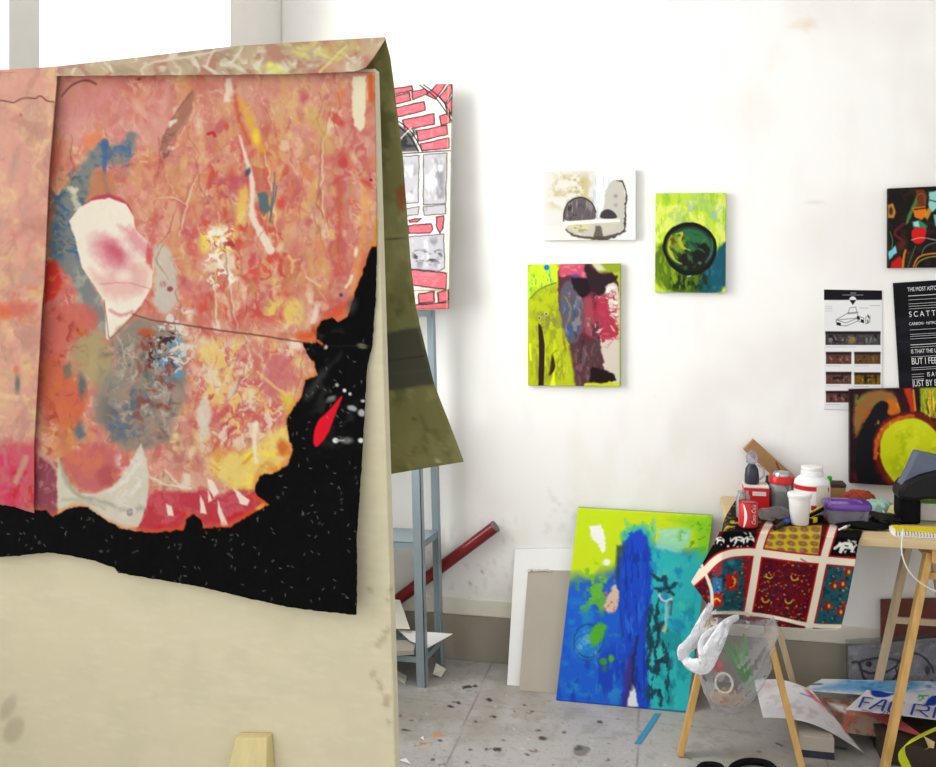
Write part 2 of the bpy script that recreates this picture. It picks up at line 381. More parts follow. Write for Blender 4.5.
# ================================================================== WALL ARTWORKS
def art_circles(U, V):
    a = Art(U, V, (236, 240, 240))
    a.poly([(540, 168), (596, 168), (594, 190), (598, 240), (580, 240), (565, 228), (540, 227)], (226, 222, 218), 1, 1.5, 1, sm=False)
    a.noise((196, 186, 130), 9, 8, .46, .68, .9, 4, (546, 170, 596, 212)).noise((168, 158, 90), 4, 4, .55, .75, .7, 6, (560, 172, 588, 200))
    a.poly([(540, 227), (565, 227), (572, 236), (590, 240), (540, 240)], (232, 232, 226), 1, 1)
    a.poly([(608, 180), (622, 180), (626, 190), (627, 225), (624, 233), (604, 238), (590, 236), (566, 232), (566, 226), (600, 226)], (200, 196, 186), 1, .8, 2, 4)
    a.line([(617, 180.5), (623, 180.5), (626, 190), (627.5, 197), (625, 205), (626, 216), (625, 228), (622, 233)], [1.2, 1.8, 1, 1.8, 1, 2, 1.6, 1], (70, 58, 50), 1, .5, 1.2, 3)
    a.line([(566, 229), (572, 235), (588, 238), (600, 239), (616, 236), (625, 231)], [1.5, 2.5, 2, 4, 3, 2], (74, 62, 50), .9, .7, 1.2, 3)
    a.poly([(596, 226), (602, 226), (604, 239), (594, 239)], (80, 70, 60), .8, .8, .6)
    a.noise((180, 200, 206), 2, 14, .5, .75, .7, 7, (590, 172, 612, 226)).ell(616, 196, 2, 2, (150, 145, 150), .8, 1).ell(616, 205, 2, 2, (160, 155, 160), .7, 1)
    a.ell(580, 214, 16.5, 17.5, (214, 208, 170), 1, .6).noise((150, 140, 80), 4, 3, .5, .7, .8, 8, (570, 222, 596, 234))
    a.poly([(563.5, 222), (563.8, 212), (568, 202), (576, 197), (585, 197), (593, 203), (596.5, 212), (596.5, 221)], (98, 88, 92), 1, .6)
    a.noise((150, 142, 148), 2.5, 12, .5, .7, .8, 11, (564, 198, 597, 221)).noise((52, 44, 46), 5, 5, .55, .7, .8, 13, (565, 203, 590, 221))
    a.line([(564, 222), (564, 212), (568.5, 202), (577, 197.3), (585, 197.3), (593, 203), (596.5, 212)], 1.2, (56, 48, 50))
    a.ell(609, 220, 9.5, 11, (206, 200, 180), 1, .6)
    a.poly([(600, 219), (601, 213), (605, 209.5), (610, 209), (616, 213), (618.5, 219)], (64, 60, 66), 1, .6)
    a.line([(563, 223.5), (600, 221), (619, 220.5)], [3.5, 4, 3], (240, 240, 236), 1, .5)
    return a
def art_ring(U, V):
    a = Art(U, V, (198, 226, 60))
    a.noise((232, 240, 110), 9, 14, .4, .65, .9, 2).noise((150, 206, 40), 4, 10, .52, .7, .8, 4).noise((170, 200, 220), 4, 8, .52, .7, .8, 6, (680, 196, 728, 240)).noise((140, 190, 120), 8, 12, .5, .7, .5, 8, (655, 190, 726, 230))
    a.poly([(654, 246), (668, 242), (700, 262), (728, 246), (728, 294), (654, 294)], (90, 122, 20), 1, 2, 2)
    a.poly([(724, 240), (728, 246), (728, 294), (694, 294), (700, 276), (714, 256)], (20, 88, 106), 1, 2, 2).noise((50, 130, 150), 3, 8, .55, .75, .6, 9, (700, 250, 727, 293))
    a.noise((150, 180, 20), 3, 9, .5, .7, .8, 12, (655, 246, 682, 293)).noise((24, 40, 12), 5, 9, .5, .65, .9, 14, (668, 266, 712, 293)).noise((110, 150, 20), 2, 6, .6, .7, .8, 15, (668, 276, 700, 293))
    a.poly([(664, 246), (666, 236), (673, 228), (684, 223), (695, 223), (706, 228), (715, 238), (717, 249), (714, 263), (704, 272), (692, 276), (681, 274), (670, 264)], (22, 30, 22), 1, .8, 1)
    a.ell(690, 248, 22, 20, (44, 110, 66), .95, 2).ell(676, 246, 9, 12, (132, 160, 30), .9, 3, .3).line([(672, 236), (669, 248), (674, 258)], 2, (190, 200, 40), .8, .8).line([(682, 232), (678, 242), (684, 250), (687, 246)], 1.6, (196, 206, 50), .8, .7)
    a.poly([(680, 254), (696, 252), (700, 242), (708, 244), (711, 254), (704, 266), (692, 271), (680, 266)], (24, 22, 18), .95, 1.2, 1.5).noise((34, 20, 14), 4, 4, .45, .6, .8, 17, (672, 250, 708, 270)).ell(700, 263, 2, 1.6, (60, 120, 110), .9, .8).line([(712, 236), (713, 252), (706, 262)], 2, (60, 140, 130), .6, 1)
    a.dabs(26, (672, 232, 706, 270), [(20, 24, 20), (30, 60, 40), (60, 130, 80), (24, 18, 14), (90, 120, 30)], 9, 2.2, .9, .9, .8, 5, 2)
    a.line([(670, 238), (668, 250), (674, 260), (682, 264)], [1, 2, 2, 1], (196, 200, 40), .9, .7).line([(676, 234), (684, 232), (680, 240), (684, 248), (690, 250)], [1, 1.6, 1.6, 1.4, .8], (206, 206, 60), .9, .6).ell(673, 241, 2, 4, (110, 60, 20), .8, 1)
    a.line([(664, 246), (666.5, 236), (673, 228.5), (684, 224), (695, 224), (706, 229), (714.5, 238), (716, 249), (713, 262), (704, 270.5), (692, 274), (681, 272), (671, 264), (664.5, 252), (664, 246)], [3, 3, 3.2, 3.4, 3.4, 3, 2.6, 2.4, 3, 3.6, 4, 4, 3.6, 3, 3], (12, 14, 14), 1, .6, .5)
    a.line([(688, 276.5), (691, 276)], 1.4, (180, 220, 210), .8); return a
def art_lime(U, V):
    a = Art(U, V, (186, 200, 20))
    a.poly([(526, 262), (560, 262), (560, 283), (545, 286), (532, 296), (526, 300)], (206, 240, 40), 1, 1).noise((110, 206, 60), 4, 5, .5, .7, .9, 2, (527, 266, 545, 300)).noise((60, 150, 150), 2, 4, .6, .75, .8, 3, (528, 270, 556, 300))
    a.ell(547, 267.5, 2.8, 2.8, (20, 120, 210)).line([(550, 270), (551, 282)], 1, (70, 160, 180), .8)
    a.line([(531, 298), (538, 290), (549, 285), (556, 283)], 1.4, (70, 110, 50), .8, .6)
    a.noise((150, 156, 40), 7, 9, .45, .65, .9, 5, (528, 284, 572, 386)).noise((130, 128, 70), 6, 5, .5, .7, .8, 7, (538, 304, 560, 330)).noise((216, 230, 20), 5, 12, .52, .7, .8, 9, (528, 330, 576, 386))
    a.poly([(538.5, 323), (542, 327), (545, 345), (544, 386), (538.5, 386), (539.5, 350)], (48, 26, 22), 1, .6).poly([(552, 352), (555, 360), (556, 370), (552, 374), (549, 377), (551, 366)], (56, 34, 24), 1, .6)
    a.line([(549, 375), (552, 355), (557, 350)], .8, (120, 110, 20)).line([(568, 340), (575, 350), (577, 386)], 1.2, (110, 100, 20), .8).ell(546.5, 314, 2.4, 1.8, (210, 205, 130), 1, .5).ell(546.5, 314, 1, 1, (60, 60, 30), 1, .4).ell(539.5, 318, 1.6, 2.4, (190, 190, 120), 1, .5).ell(539.5, 318, .8, 1, (60, 60, 30), 1, .4)
    a.line([(530, 344), (531, 360)], 1.8, (236, 250, 30)).poly([(556, 368), (554, 372), (550, 386), (556, 386), (555, 375)], (240, 246, 30), 1, .6)
    a.poly([(558, 262), (624, 262), (624, 388), (577, 388), (572, 345), (561, 318), (558, 285)], (92, 44, 54), 1, .8, 1.2)
    a.poly([(560, 262), (584, 262), (588, 276), (580, 282), (570, 274), (558, 278)], (206, 84, 110), 1, 1.5, 2).noise((230, 130, 150), 4, 3, .5, .7, .8, 11, (560, 263, 590, 280))
    a.poly([(560, 284), (575, 278), (584, 296), (584, 330), (575, 346), (566, 340), (561, 318)], (92, 88, 104), 1, 1.5, 1.5).noise((50, 90, 150), 5, 8, .5, .7, .8, 13, (560, 300, 584, 340)).noise((150, 146, 150), 5, 8, .55, .7, .7, 15, (562, 290, 586, 336))
    a.poly([(571, 276), (590, 280), (592, 292), (583, 298), (574, 288)], (34, 18, 26), 1, 1, 2).ell(576, 276, 4, 2, (90, 70, 150), .9, 1)
    a.poly([(584, 298), (592, 296), (596, 320), (590, 336), (584, 332)], (170, 70, 84), .9, 1.5, 2).poly([(588, 326), (587, 318), (590, 318), (591, 326)], (220, 160, 130), .9, 1)
    a.poly([(596, 284), (624, 282), (624, 388), (606, 388), (602, 345), (598, 320)], (216, 206, 192), 1, 1.2, 2.5)
    a.noise((250, 246, 242), 7, 7, .5, .62, .9, 17, (600, 284, 622, 340)).poly([(592, 296), (604, 298), (618, 296), (606, 302), (612, 318), (620, 330), (616, 338), (606, 336), (604, 346), (598, 332)], (172, 44, 66), .95, .8, 3, 4).noise((190, 60, 84), 4, 3, .55, .65, .9, 19, (594, 288, 620, 344))
    a.poly([(584, 264), (592, 266), (598, 274), (618, 274), (618, 280), (606, 286), (604, 296), (594, 296), (588, 282)], (46, 28, 36), 1, 1, 2).poly([(590, 262), (622, 262), (622, 272), (600, 273)], (150, 170, 40), 1, 1, 1).poly([(592, 263), (600, 263), (606, 270), (598, 271)], (220, 220, 200), .9, 1)
    a.poly([(570, 346), (600, 340), (603, 372), (590, 388), (576, 388)], (84, 54, 60), .95, 1.5, 1.5).noise((130, 96, 100), 3, 9, .52, .7, .8, 21, (572, 344, 600, 386)).poly([(592, 366), (612, 372), (616, 380), (606, 384), (590, 380)], (28, 14, 16), 1, 1, 2.5)
    a.poly([(584, 386), (586, 382), (606, 384), (610, 380), (612, 384), (620, 382), (624, 388), (584, 388)], (206, 220, 20), 1, .6, .6).line([(619.5, 272), (620, 386)], 1.6, (170, 190, 90), .9)
    a.dabs(46, (562, 300, 604, 384), [(52, 26, 36), (140, 70, 86), (112, 84, 96), (70, 60, 80), (160, 120, 124)], 14, 2, 1.57, .25, .6, 5, 2)
    a.dabs(26, (592, 290, 618, 345), [(150, 34, 54), (206, 90, 110), (250, 240, 236), (180, 40, 60)], 8, 2, .2, .5, .8, 7, 2).dabs(22, (530, 292, 572, 384), [(206, 220, 40), (120, 120, 40), (150, 170, 20)], 14, 1.6, 1.5, .3, .5, 9, 2)
    a.poly([(538.5, 323), (542, 327), (545, 345), (544, 386), (538.5, 386), (539.5, 350)], (48, 26, 22), 1, .6, sm=False)
    return a
def art_bricks(U, V):
    a = Art(U, V, (238, 234, 226)); B = (34, 30, 32); a.noise((200, 192, 176), 9, 9, .5, .7, .5, 31)
    def brick(q, col=(226, 104, 116)):
        cx, cy = sum(p[0] for p in q) / len(q), sum(p[1] for p in q) / len(q); q = [(cx + (x - cx) * 1.06, cy + (y - cy) * 1.16) for x, y in q]
        a.poly(q, col, 1, .5, .6); a.noise((236, 140, 146), 3, 1.5, .5, .7, .7, 3, (min(p[0] for p in q), min(p[1] for p in q), max(p[0] for p in q), max(p[1] for p in q)))
        a.line(q + [q[0]], 1.2, B, .9, .4, .7, sm=False)
    for q in [[(394, 94), (410, 91), (411, 98), (394, 101)], [(413, 90), (425, 88), (428, 92), (414, 97)], [(394, 106), (424, 101), (425, 109), (396, 114)], [(404, 118), (434, 114), (434, 123), (407, 127)], [(418, 130), (446, 126), (447, 134), (420, 139)], [(422, 143), (448, 139), (448, 148), (423, 149)], [(440, 96), (451, 84), (452, 92), (446, 102)], [(428, 93), (438, 84), (446, 84), (436, 97)], [(440, 116), (450, 114), (450, 122), (442, 124)], [(446, 106), (452, 98), (452, 112), (448, 112)],
              [(394, 86), (412, 84), (413, 88), (394, 91)]]: brick(q)
    for p in ([(420, 83), (434, 94), (444, 108), (452, 122)], [(424, 83), (438, 94), (447, 106), (452, 116)]): a.line(p, 1.1, B, .95, .4)
    a.poly([(392, 124), (400, 122), (412, 132), (420, 150), (392, 150)], (92, 88, 90), 1, .8).noise((40, 38, 42), 5, 5, .5, .65, .8, 5, (392, 124, 420, 150))
    for p in ([(390, 114), (402, 120), (414, 132), (423, 150)], [(390, 118), (400, 124), (411, 134), (419, 150)]): a.line(p, 1.2, B, .95, .4)
    a.line([(402, 136), (412, 126)], 1, (226, 220, 206)); a.line([(392, 152), (450, 151)], 1.2, B, .9, .5)
    for q in ([(395, 155), (420, 154), (419, 202), (400, 202)], [(424, 154), (447, 153), (446, 204), (424, 204)], [(404, 208), (420, 206), (419, 214), (406, 215)], [(424, 206), (446, 205), (446, 214), (425, 215)], [(408, 236), (444, 234), (445, 268), (440, 271), (410, 268)]):
        a.poly(q, (186, 184, 190), 1, 1, .8); x0, x1 = min(p[0] for p in q), max(p[0] for p in q); y0, y1 = min(p[1] for p in q), max(p[1] for p in q)
        a.noise((128, 126, 132), 7, 12, .46, .72, .8, 7, (x0, y0, x1, y1), 3).noise((230, 230, 234), 7, 14, .5, .74, .9, 9, (x0, y0, x1, y1), 3); a.line(q + [q[0]], .9, (60, 56, 60), .9, .4, .6, sm=False)
    a.noise((50, 48, 52), 9, 4, .5, .68, .8, 15, (412, 248, 444, 266))
    for q in ([(410, 225), (431, 224), (433, 229), (430, 232), (410, 232)], [(437, 218), (444, 217), (443, 228), (440, 232), (437, 226)], [(410, 219), (422, 218), (418, 221), (411, 221)], [(410, 270), (446, 274), (445, 288), (410, 283)], [(420, 294), (434, 292), (434, 301), (420, 302)], [(438, 293), (448, 291), (448, 300), (439, 302)], [(402, 305), (448, 303), (448, 309), (402, 309)]): brick(q)
    a.line([(404, 290), (449, 290)], 1, (120, 100, 60), .8); a.line([(448.5, 84), (447, 309)], 1, (200, 190, 150), .7)
    # the part hidden from the photograph's side: more of the same wall drawing
    for k in range(11):
        y = 92 + k * 20
        for j in range(4):
            x = 318 + j * 19 + (k % 2) * 7
            if x + 15 < 392: brick([(x, y), (x + 15, y - 1), (x + 15, y + 12), (x, y + 13)])
    return a
def art_figures(U, V):
    a = Art(U, V, (20, 14, 14))
    a.noise((50, 30, 16), 8, 8, .5, .7, .8, 3)
    a.poly([(888, 205), (893, 203), (896, 212), (894, 218), (888, 218)], (190, 130, 50), 1, .8).ell(891, 211, 2, 4, (60, 30, 20), .9, .6)
    a.poly([(904, 226), (912, 205), (918, 194), (926, 193), (926, 206), (914, 208), (910, 222)], (78, 124, 62), 1, 1, 1).poly([(916, 190), (924, 189), (928, 196), (926, 206), (917, 206)], (120, 44, 26), 1, .8, 1).line([(918, 204), (916, 196), (924, 192), (926, 204)], 1, (90, 120, 60), .8)
    a.poly([(913, 208), (926, 206), (928, 214), (922, 220), (915, 217)], (226, 120, 20), 1, .7).line([(915, 209.5), (926, 208)], 1.4, (60, 20, 14)).poly([(924, 216), (930, 206), (934, 208), (928, 220)], (216, 150, 40), .9, .8)
    a.poly([(930, 192), (940, 190), (940, 206), (933, 212), (929, 206)], (150, 214, 206), 1, .8, .8).line([(930, 200), (938, 202)], 1.4, (80, 70, 110)).poly([(934, 215), (942, 213), (942, 226), (936, 226)], (110, 200, 180), 1, .8)
    a.poly([(912, 222), (920, 220), (928, 226), (926, 230), (914, 228)], (56, 130, 100), 1, .8).poly([(914, 222), (919, 221), (920, 227), (914, 226)], (160, 220, 214), 1, .6)
    a.poly([(911, 229), (920, 227), (928, 229), (925, 236), (926, 242), (913, 245)], (214, 26, 22), 1, .7, .6).line([(912, 240), (922, 237), (936, 240)], 1, (220, 190, 170), .8)
    a.line([(904, 224), (896, 230), (894, 234), (902, 240)], 2.4, (120, 24, 26), .9, 1).poly([(888, 252), (896, 245), (897, 253), (889, 260)], (120, 210, 224), 1, .8, 1).poly([(892, 262), (900, 256), (904, 262), (902, 270), (890, 270)], (196, 24, 20), 1, .8, .8)
    a.line([(903, 270), (904, 256), (906, 250)], 2.2, (220, 140, 30), .9).line([(913, 270), (917, 258), (926, 254), (942, 253)], 1.6, (214, 120, 40)).line([(916, 268), (918, 262), (928, 257), (942, 256)], .9, (170, 170, 90)).line([(922, 256), (924, 248), (930, 244), (940, 242)], 1, (90, 140, 100), .9).line([(908, 268), (912, 256), (916, 246)], 1, (70, 120, 60), .9)
    a.ell(902, 245, 5, 4, (90, 40, 24), .9, 2, 0, 2).line([(890, 232), (893, 240), (892, 248)], 1.4, (70, 110, 50), .9)
    a.noise((180, 60, 24), 6, 3, .55, .68, .7, 9, (905, 250, 960, 258)); a.dabs(30, (940, 188, 985, 266), [(150, 40, 30), (60, 110, 70), (200, 140, 50), (110, 190, 180)], 9, 2, .8, .9, .8, 6); return a
def art_yellow(U, V):
    a = Art(U, V, (36, 12, 20))
    a.noise((90, 20, 34), 9, 5, .5, .7, .8, 3, (850, 440, 884, 490)).noise((110, 14, 40), 12, 2, .55, .7, .7, 13, (850, 468, 872, 488))
    a.poly([(856, 398), (872, 390), (892, 390), (900, 400), (902, 412), (890, 416), (884, 404), (872, 408), (862, 426), (855, 440), (853, 420)], (150, 106, 52), 1, 2, 2).noise((120, 130, 60), 8, 3, .48, .65, .9, 5, (853, 392, 882, 410), 3, -.6).noise((176, 90, 40), 3, 8, .5, .65, .8, 7, (856, 400, 880, 432), 3, .5)
    a.poly([(880, 399), (891, 404), (890, 412), (880, 424), (872, 440), (872, 462), (882, 488), (858, 488), (855, 460), (858, 440), (866, 420)], (14, 13, 20), 1, 1, 1)
    a.poly([(886, 398), (896, 400), (902, 410), (896, 416), (886, 414), (890, 406)], (214, 110, 20), .95, 1, 1.5).line([(898, 404), (901, 411)], 2, (230, 170, 40), .8, .8).poly([(904, 388), (912, 388), (917, 412), (912, 414), (908, 400)], (196, 50, 20), 1, 1.2, 1).line([(914, 390), (916, 410)], 2, (226, 150, 40), .9)
    a.poly([(896, 392), (906, 396), (910, 414), (902, 414)], (50, 14, 20), .9, 1, 1)
    a.poly([(921, 388), (960, 386), (960, 424), (930, 416), (921, 412)], (150, 170, 30), 1, 1, 1).noise((232, 220, 60), 2, 9, .48, .62, .9, 9, (920, 386, 962, 424)).noise((216, 110, 30), 2, 8, .58, .68, .9, 11, (924, 386, 962, 424)).noise((70, 70, 20), 2, 8, .6, .7, .8, 12, (920, 386, 962, 424))
    a.poly([(872, 440), (882, 422), (896, 413), (918, 411), (936, 420), (948, 436), (960, 470), (960, 488), (902, 490), (888, 486), (876, 466)], (108, 24, 20), 1, 1.2, 1)
    a.line([(876, 458), (877, 440), (886, 426), (900, 418), (914, 416)], [3.5, 5, 5, 4.5, 3], (206, 92, 26), 1, 1, 1.2).noise((232, 170, 50), 3, 3, .55, .7, .8, 15, (874, 418, 896, 458))
    a.poly([(880, 444), (884, 432), (892, 424), (904, 419), (918, 418), (930, 424), (942, 438), (952, 470), (940, 480), (918, 470), (899, 487), (888, 474), (881, 460)], (214, 222, 20), 1, 1, .8)
    a.noise((232, 236, 50), 12, 12, .45, .7, .7, 17, (882, 420, 950, 486)).noise((176, 196, 10), 8, 9, .55, .72, .7, 19, (882, 420, 950, 486)); return a
def art_info(U, V):
    a = Art(U, V, (240, 240, 242)); K = (28, 24, 30)
    a.poly([(823, 289), (883, 289), (883, 300), (823, 300)], K, 1, .3)
    a.line([(851, 293), (856, 293)], .8, (200, 200, 200), .8, .3).line([(843, 295), (863, 295)], .8, (170, 170, 170), .8, .3)
    a.ell(853, 300, 3.6, 3.6, (236, 236, 240), 1, .3).poly([(849.5, 300), (856.5, 300), (853, 305)], K, 1, .3)
    for q in ([(836, 320), (848, 313), (858, 312), (858, 321), (846, 326), (837, 325)], [(848, 314), (850, 308), (856, 307), (857, 313)], [(858, 316), (864, 318), (864, 323), (858, 321)], [(837, 320), (846, 323), (858, 318)], [(866, 317), (870, 316), (870, 322), (866, 324)]): a.line(q + [q[0]], .6, (90, 90, 100), .9, .3, sm=False)
    a.poly([(837, 322), (841, 323), (841, 326), (837, 325)], K, 1, .3).poly([(857, 316), (860, 317), (860, 320), (857, 319)], K, 1, .3).poly([(861, 319), (864, 320), (864, 323), (861, 322)], K, 1, .3).line([(868, 315), (869, 318)], 1, K, 1, .3).line([(868, 320), (868, 323)], 1, K, 1, .3)
    for y in (306.5, 308.5, 311): a.line([(825, y), (832, y)], .5, (180, 180, 185), .8, .3)
    a.line([(860, 308), (868, 308)], .5, (150, 150, 155), .8, .3).line([(870, 305.5), (880, 305.5)], .5, (150, 150, 155), .8, .3)
    for x0, y0, x1, y1, c in ((825.5, 331.5, 880.5, 345, 0), (826, 352, 851.5, 364, 1), (854.5, 352, 880.5, 364, 2), (826, 372, 851.5, 384, 1), (854.5, 372.5, 880.5, 384.5, 3), (826, 391, 850.5, 402.5, 1)):
        a.poly([(x0, y0), (x1, y0), (x1, y1), (x0, y1)], ((70, 64, 66), (96, 60, 52), (96, 70, 40), (120, 84, 24))[c], 1, .3)
        hi = ((130, 124, 124), (170, 120, 104), (150, 116, 60), (206, 160, 40))[c]
        a.noise(hi, 2.2, 4, .45, .65, .9, 21 + c, (x0, y0 + 3, x1, y1), 3).noise(K, 3, 3, .55, .7, .8, 30 + c, (x0, y0, x1, y1), 3); a.poly([(x0, y0), (x1, y0), (x1, y0 + 2.5), (x0, y0 + 2.5)], K, .8, .8)
        a.line([(x0, y1 + 2), (x0 + (x1 - x0) * .55, y1 + 2)], .5, (175, 175, 180), .8, .3)
    a.ell(852, 340, 4, 4, (176, 140, 80), .7, 2).ell(866, 379, 2, 4, (30, 24, 16), .9, 1)
    return a
def canvas(name, q, paint, label, depth=.02, mat='oil', Y=None, cat='painting', side=None, res=.6):
    Yf = WALL - .001 - depth
    o = panel(name, q, on_wall(q, Yf), paint, M[mat], depth, res, side=side)
    return tag(o, label, cat)
canvas('painted_canvas', [(543, 171.5), (636, 170), (636, 240), (543.5, 240.5)], art_circles, 'small pale canvas with two grey half circles hung on the white wall', .02, side=(226, 232, 232))
canvas('painted_canvas', [(655.5, 193.5), (726, 193), (725.5, 293), (655, 292)], art_ring, 'small lime green canvas with a thick black ring hung on the white wall', .02, side=(120, 150, 70))
canvas('painted_canvas', [(527.5, 264.5), (620.5, 263.5), (620.5, 386.5), (528, 385.5)], art_lime, 'lime and maroon canvas hung on the wall directly below the one with grey circles', .02, side=(170, 180, 70))
canvas('painted_canvas', [(888, 188.5), (985, 184), (985, 267), (888, 268)], art_figures, 'black canvas with red and orange figures hung above the black poster', .02, side=(30, 20, 20))
canvas('info_poster', [(824, 289.5), (882, 290.5), (882.5, 411), (824, 409.5)], art_info, 'white poster with black header and rows of small brown photographs on the wall', .0015, 'paper', cat='poster', side=(236, 236, 238), res=.45)
q = [(850, 389.5), (962, 387), (962, 490), (850, 483)]
tag(panel('painted_canvas', q, on_wall(q, WALL - .034), art_yellow, M['oil'], .03, .6, side=(60, 30, 44)), 'dark canvas with big yellow round shape on the wall behind the table clutter', 'painting')
# black poster with white lettering
def art_black(U, V):
    a = Art(U, V, (20, 20, 26)); a.noise((36, 36, 46), 30, 14, .5, .7, .6, 3); a.line([(892, 342), (1000, 340)], .7, (60, 60, 72), .8, .4); return a
q = [(893, 283), (1000, 276), (1004, 425), (901.5, 425)]
pc = on_wall(q, WALL - .007)
bp = tag(panel('quote_poster', q, pc, art_black, M['paper'], .003, 1.2), 'black poster filled with white lettering on the wall above the yellow canvas', 'poster')
xd = (Vector(pc[1]) - Vector(pc[0])).normalized(); yd = Vector((0, -1, 0)).cross(xd) * -1
yd = xd.cross(Vector((0, -1, 0))) * -1
if yd.z < 0: yd = -yd
for body, px, py, h, sx in (('THE MOST ASTONISHING FACT', 907.5, 291.5, 4.0, .62), ('S C A T T E R E D', 909, 317, 5.4, .76), ('CARBON · NITROGEN · OXYGEN', 909, 325.3, 2.8, .8), ('IS THAT THE UNIVERSE', 911, 353.5, 4.0, .62), ('BUT I FEEL BIG', 911.5, 364.5, 6.4, .62), ('IS A PART', 927, 376.5, 4.4, .66), ('JUST BY BEING', 912.5, 386.5, 6.2, .6)):
    o_ = at_y(px, py, WALL - .0075); s_ = h / FPX * 3.45 / .70
    text(body, s_, o_, xd, yd, M['white_text'], 'lettering', bp, sx=sx)
r_ = random.Random(8)
for py in (296, 300, 304, 306.5, 309, 330, 334.5, 336.5, 339, 345, 347.5, 357, 368, 370, 374.5, 377, 379.5):
    x = 908 + (py - 290) * .045; mb = MB(); xe = 924 if py > 373 else 985; prev = None
    p0 = at_y(x, py, WALL - .0076); p1 = at_y(xe, py - (xe - x) * .06, WALL - .0076)
    mb.bar(p0, p1, .0006, .0022 if py in (296, 345) else .0011, (0, 0, 1)); mb.build('small_print', M['white_text'], bp)

# brick drawing standing on top of the shelving unit
q = [(315, 78), (452, 84), (448.5, 309), (318, 306)]
tag(panel('brick_drawing', q, [at_y(q[0][0], 86, 3.60), at_y(q[1][0], q[1][1], 3.62), at_y(q[2][0], q[2][1], 3.585), at_y(q[3][0], 309, 3.585)], art_bricks, M['paper'], .02, .7, side=(214, 206, 186)),
    'tall drawing of pink bricks and grey windows standing on the metal shelves', 'drawing')

# ================================================================== METAL SHELVES
SX0, SX1, SY0, SY1, SZ = -1.58, -.925, 3.405, 3.625, 1.478
def sh(x, z): return x - .026 * z
shelf = thing('shelving_unit', (-1.25, 3.52, 0), 'blue grey metal shelving unit with angle posts against the back wall', 'shelves')
for x, dx in ((SX0, 1), (SX1, -1)):
    for y, dy in ((SY0, 1), (SY1, -1)):
        m = MB()
        for (ax, ay, bx, by) in ((0, 0, dx * .036, dy * .003), (0, 0, dx * .003, dy * .032)):
            xa, xb = sorted((x + ax, x + bx)); ya, yb = sorted((y + ay, y + by))
            m.hexa([(sh(xa, 0), ya, 0), (sh(xb, 0), ya, 0), (sh(xb, 0), yb, 0), (sh(xa, 0), yb, 0), (sh(xa, SZ), ya, SZ), (sh(xb, SZ), ya, SZ), (sh(xb, SZ), yb, SZ), (sh(xa, SZ), yb, SZ)])
        m.build('post', M['steel'], shelf)
for z in (.10, .545, 1.0, 1.458):
    m = MB(); a, b = sh(SX0, z), sh(SX1, z)
    m.box(a + .004, SY0 + .004, z + .018, b - .004, SY1 - .004, z + .02).box(a + .004, SY0 + .004, z - .006, b - .004, SY0 + .006, z + .02).box(a + .004, SY1 - .006, z - .006, b - .004, SY1 - .004, z + .02)
    m.box(a + .004, SY0 + .004, z - .006, a + .006, SY1 - .004, z + .02).box(b - .006, SY0 + .004, z - .006, b - .004, SY1 - .004, z + .02)
    m.build('shelf', M['steel'], shelf)
for o_ in shelf.children:
    for v_ in o_.data.vertices: v_.co.x += .09 * (v_.co.y - SY0)
# red tube leaning behind it
a = Vector(at_y(496, 526, 3.672)); b = Vector(at_y(400, 598, 3.672)); d = (b - a).normalized(); e = a + d * ((a.z - .03) / -d.z)
tb = thing('red_pole', e, 'glossy dark red pole leaning along the wall behind the metal shelves', 'pole')
MB().tube([a + d * .006, e], .0245, 20).build('pole_body', M['tube'], tb, True)
MB().tube([a, a + d * .008], .0252, 20).tube([a - d * .001, a], .018, 20).build('end_cap', M['tubeend'], tb, True)
# papers on the shelves
def loose(name, pts, mat, label, cat, th=.0012, bend=0, group=None):
    """polygon of room points with a little thickness"""
    n = len(pts); c = np.mean(np.array(pts), 0)
    P = [Vector(p) for p in pts]; N = (P[1] - P[0]).cross(P[2] - P[0]).normalized()
    m = MB(); mid = Vector(c) + N * bend
    v = P + [mid] + [p - N * th for p in P] + [mid - N * th]
    f = [(i, (i + 1) % n, n) for i in range(n)] + [(n + 1 + (i + 1) % n, n + 1 + i, 2 * n + 1) for i in range(n)] + [(i, n + 1 + i, n + 1 + (i + 1) % n, (i + 1) % n) for i in range(n)]
    m.add(v, f); o = m.build(name, mat); return tag(o, label, cat, group)
zs = .124
loose('paper_sheet', [at_z(398, 630, .175), at_z(453, 634, .17), at_z(428, 648, .15), at_z(410, 641, .155)], M['whiteboard'], 'white sheet of paper hanging over the front of the lowest metal shelf', 'paper', bend=.006)
loose('paper_sheet', [at_z(385, 652, .145), at_z(414, 650, .145), at_z(416, 640, .145), at_z(392, 640, .145)], M['greyboard'], 'crumpled grey paper under the white sheet on the lowest metal shelf', 'paper', .018)
loose('card_sheet', [at_y(380, 628, 3.50) , at_y(410, 629, 3.50), at_y(400, 600, 3.60), at_y(380, 598, 3.60)], M['trimw'], 'cream card standing upright at the back of the lowest metal shelf', 'card', .003)
loose('paper_scrap', [at_z(433, 674, .012), at_z(441, 677, .004), at_z(446, 669, .02), at_z(436, 663, .05)], M['trimw'], 'cream paper scrap on the floor beside the front shelf post', 'paper')
loose('paper_scrap', [at_z(392, 676, .006), at_z(405, 684, .004), at_z(407, 676, .008), at_z(396, 670, .02)], M['trimw'], 'cream scrap on the floor under the lowest shelf against the display board edge', 'paper')
loose('paper_scrap', [at_z(398, 760, .004), at_z(411, 764, .004), at_z(406, 758, .015)], M['whiteboard'], 'white paper scrap on the floor at the foot of the display board', 'paper')
loose('paper_scrap', [at_z(420, 738, .003), at_z(424, 740, .003), at_z(423, 736, .012)], M['whiteboard'], 'tiny white scrap among the paint spots left on the floor', 'paper')

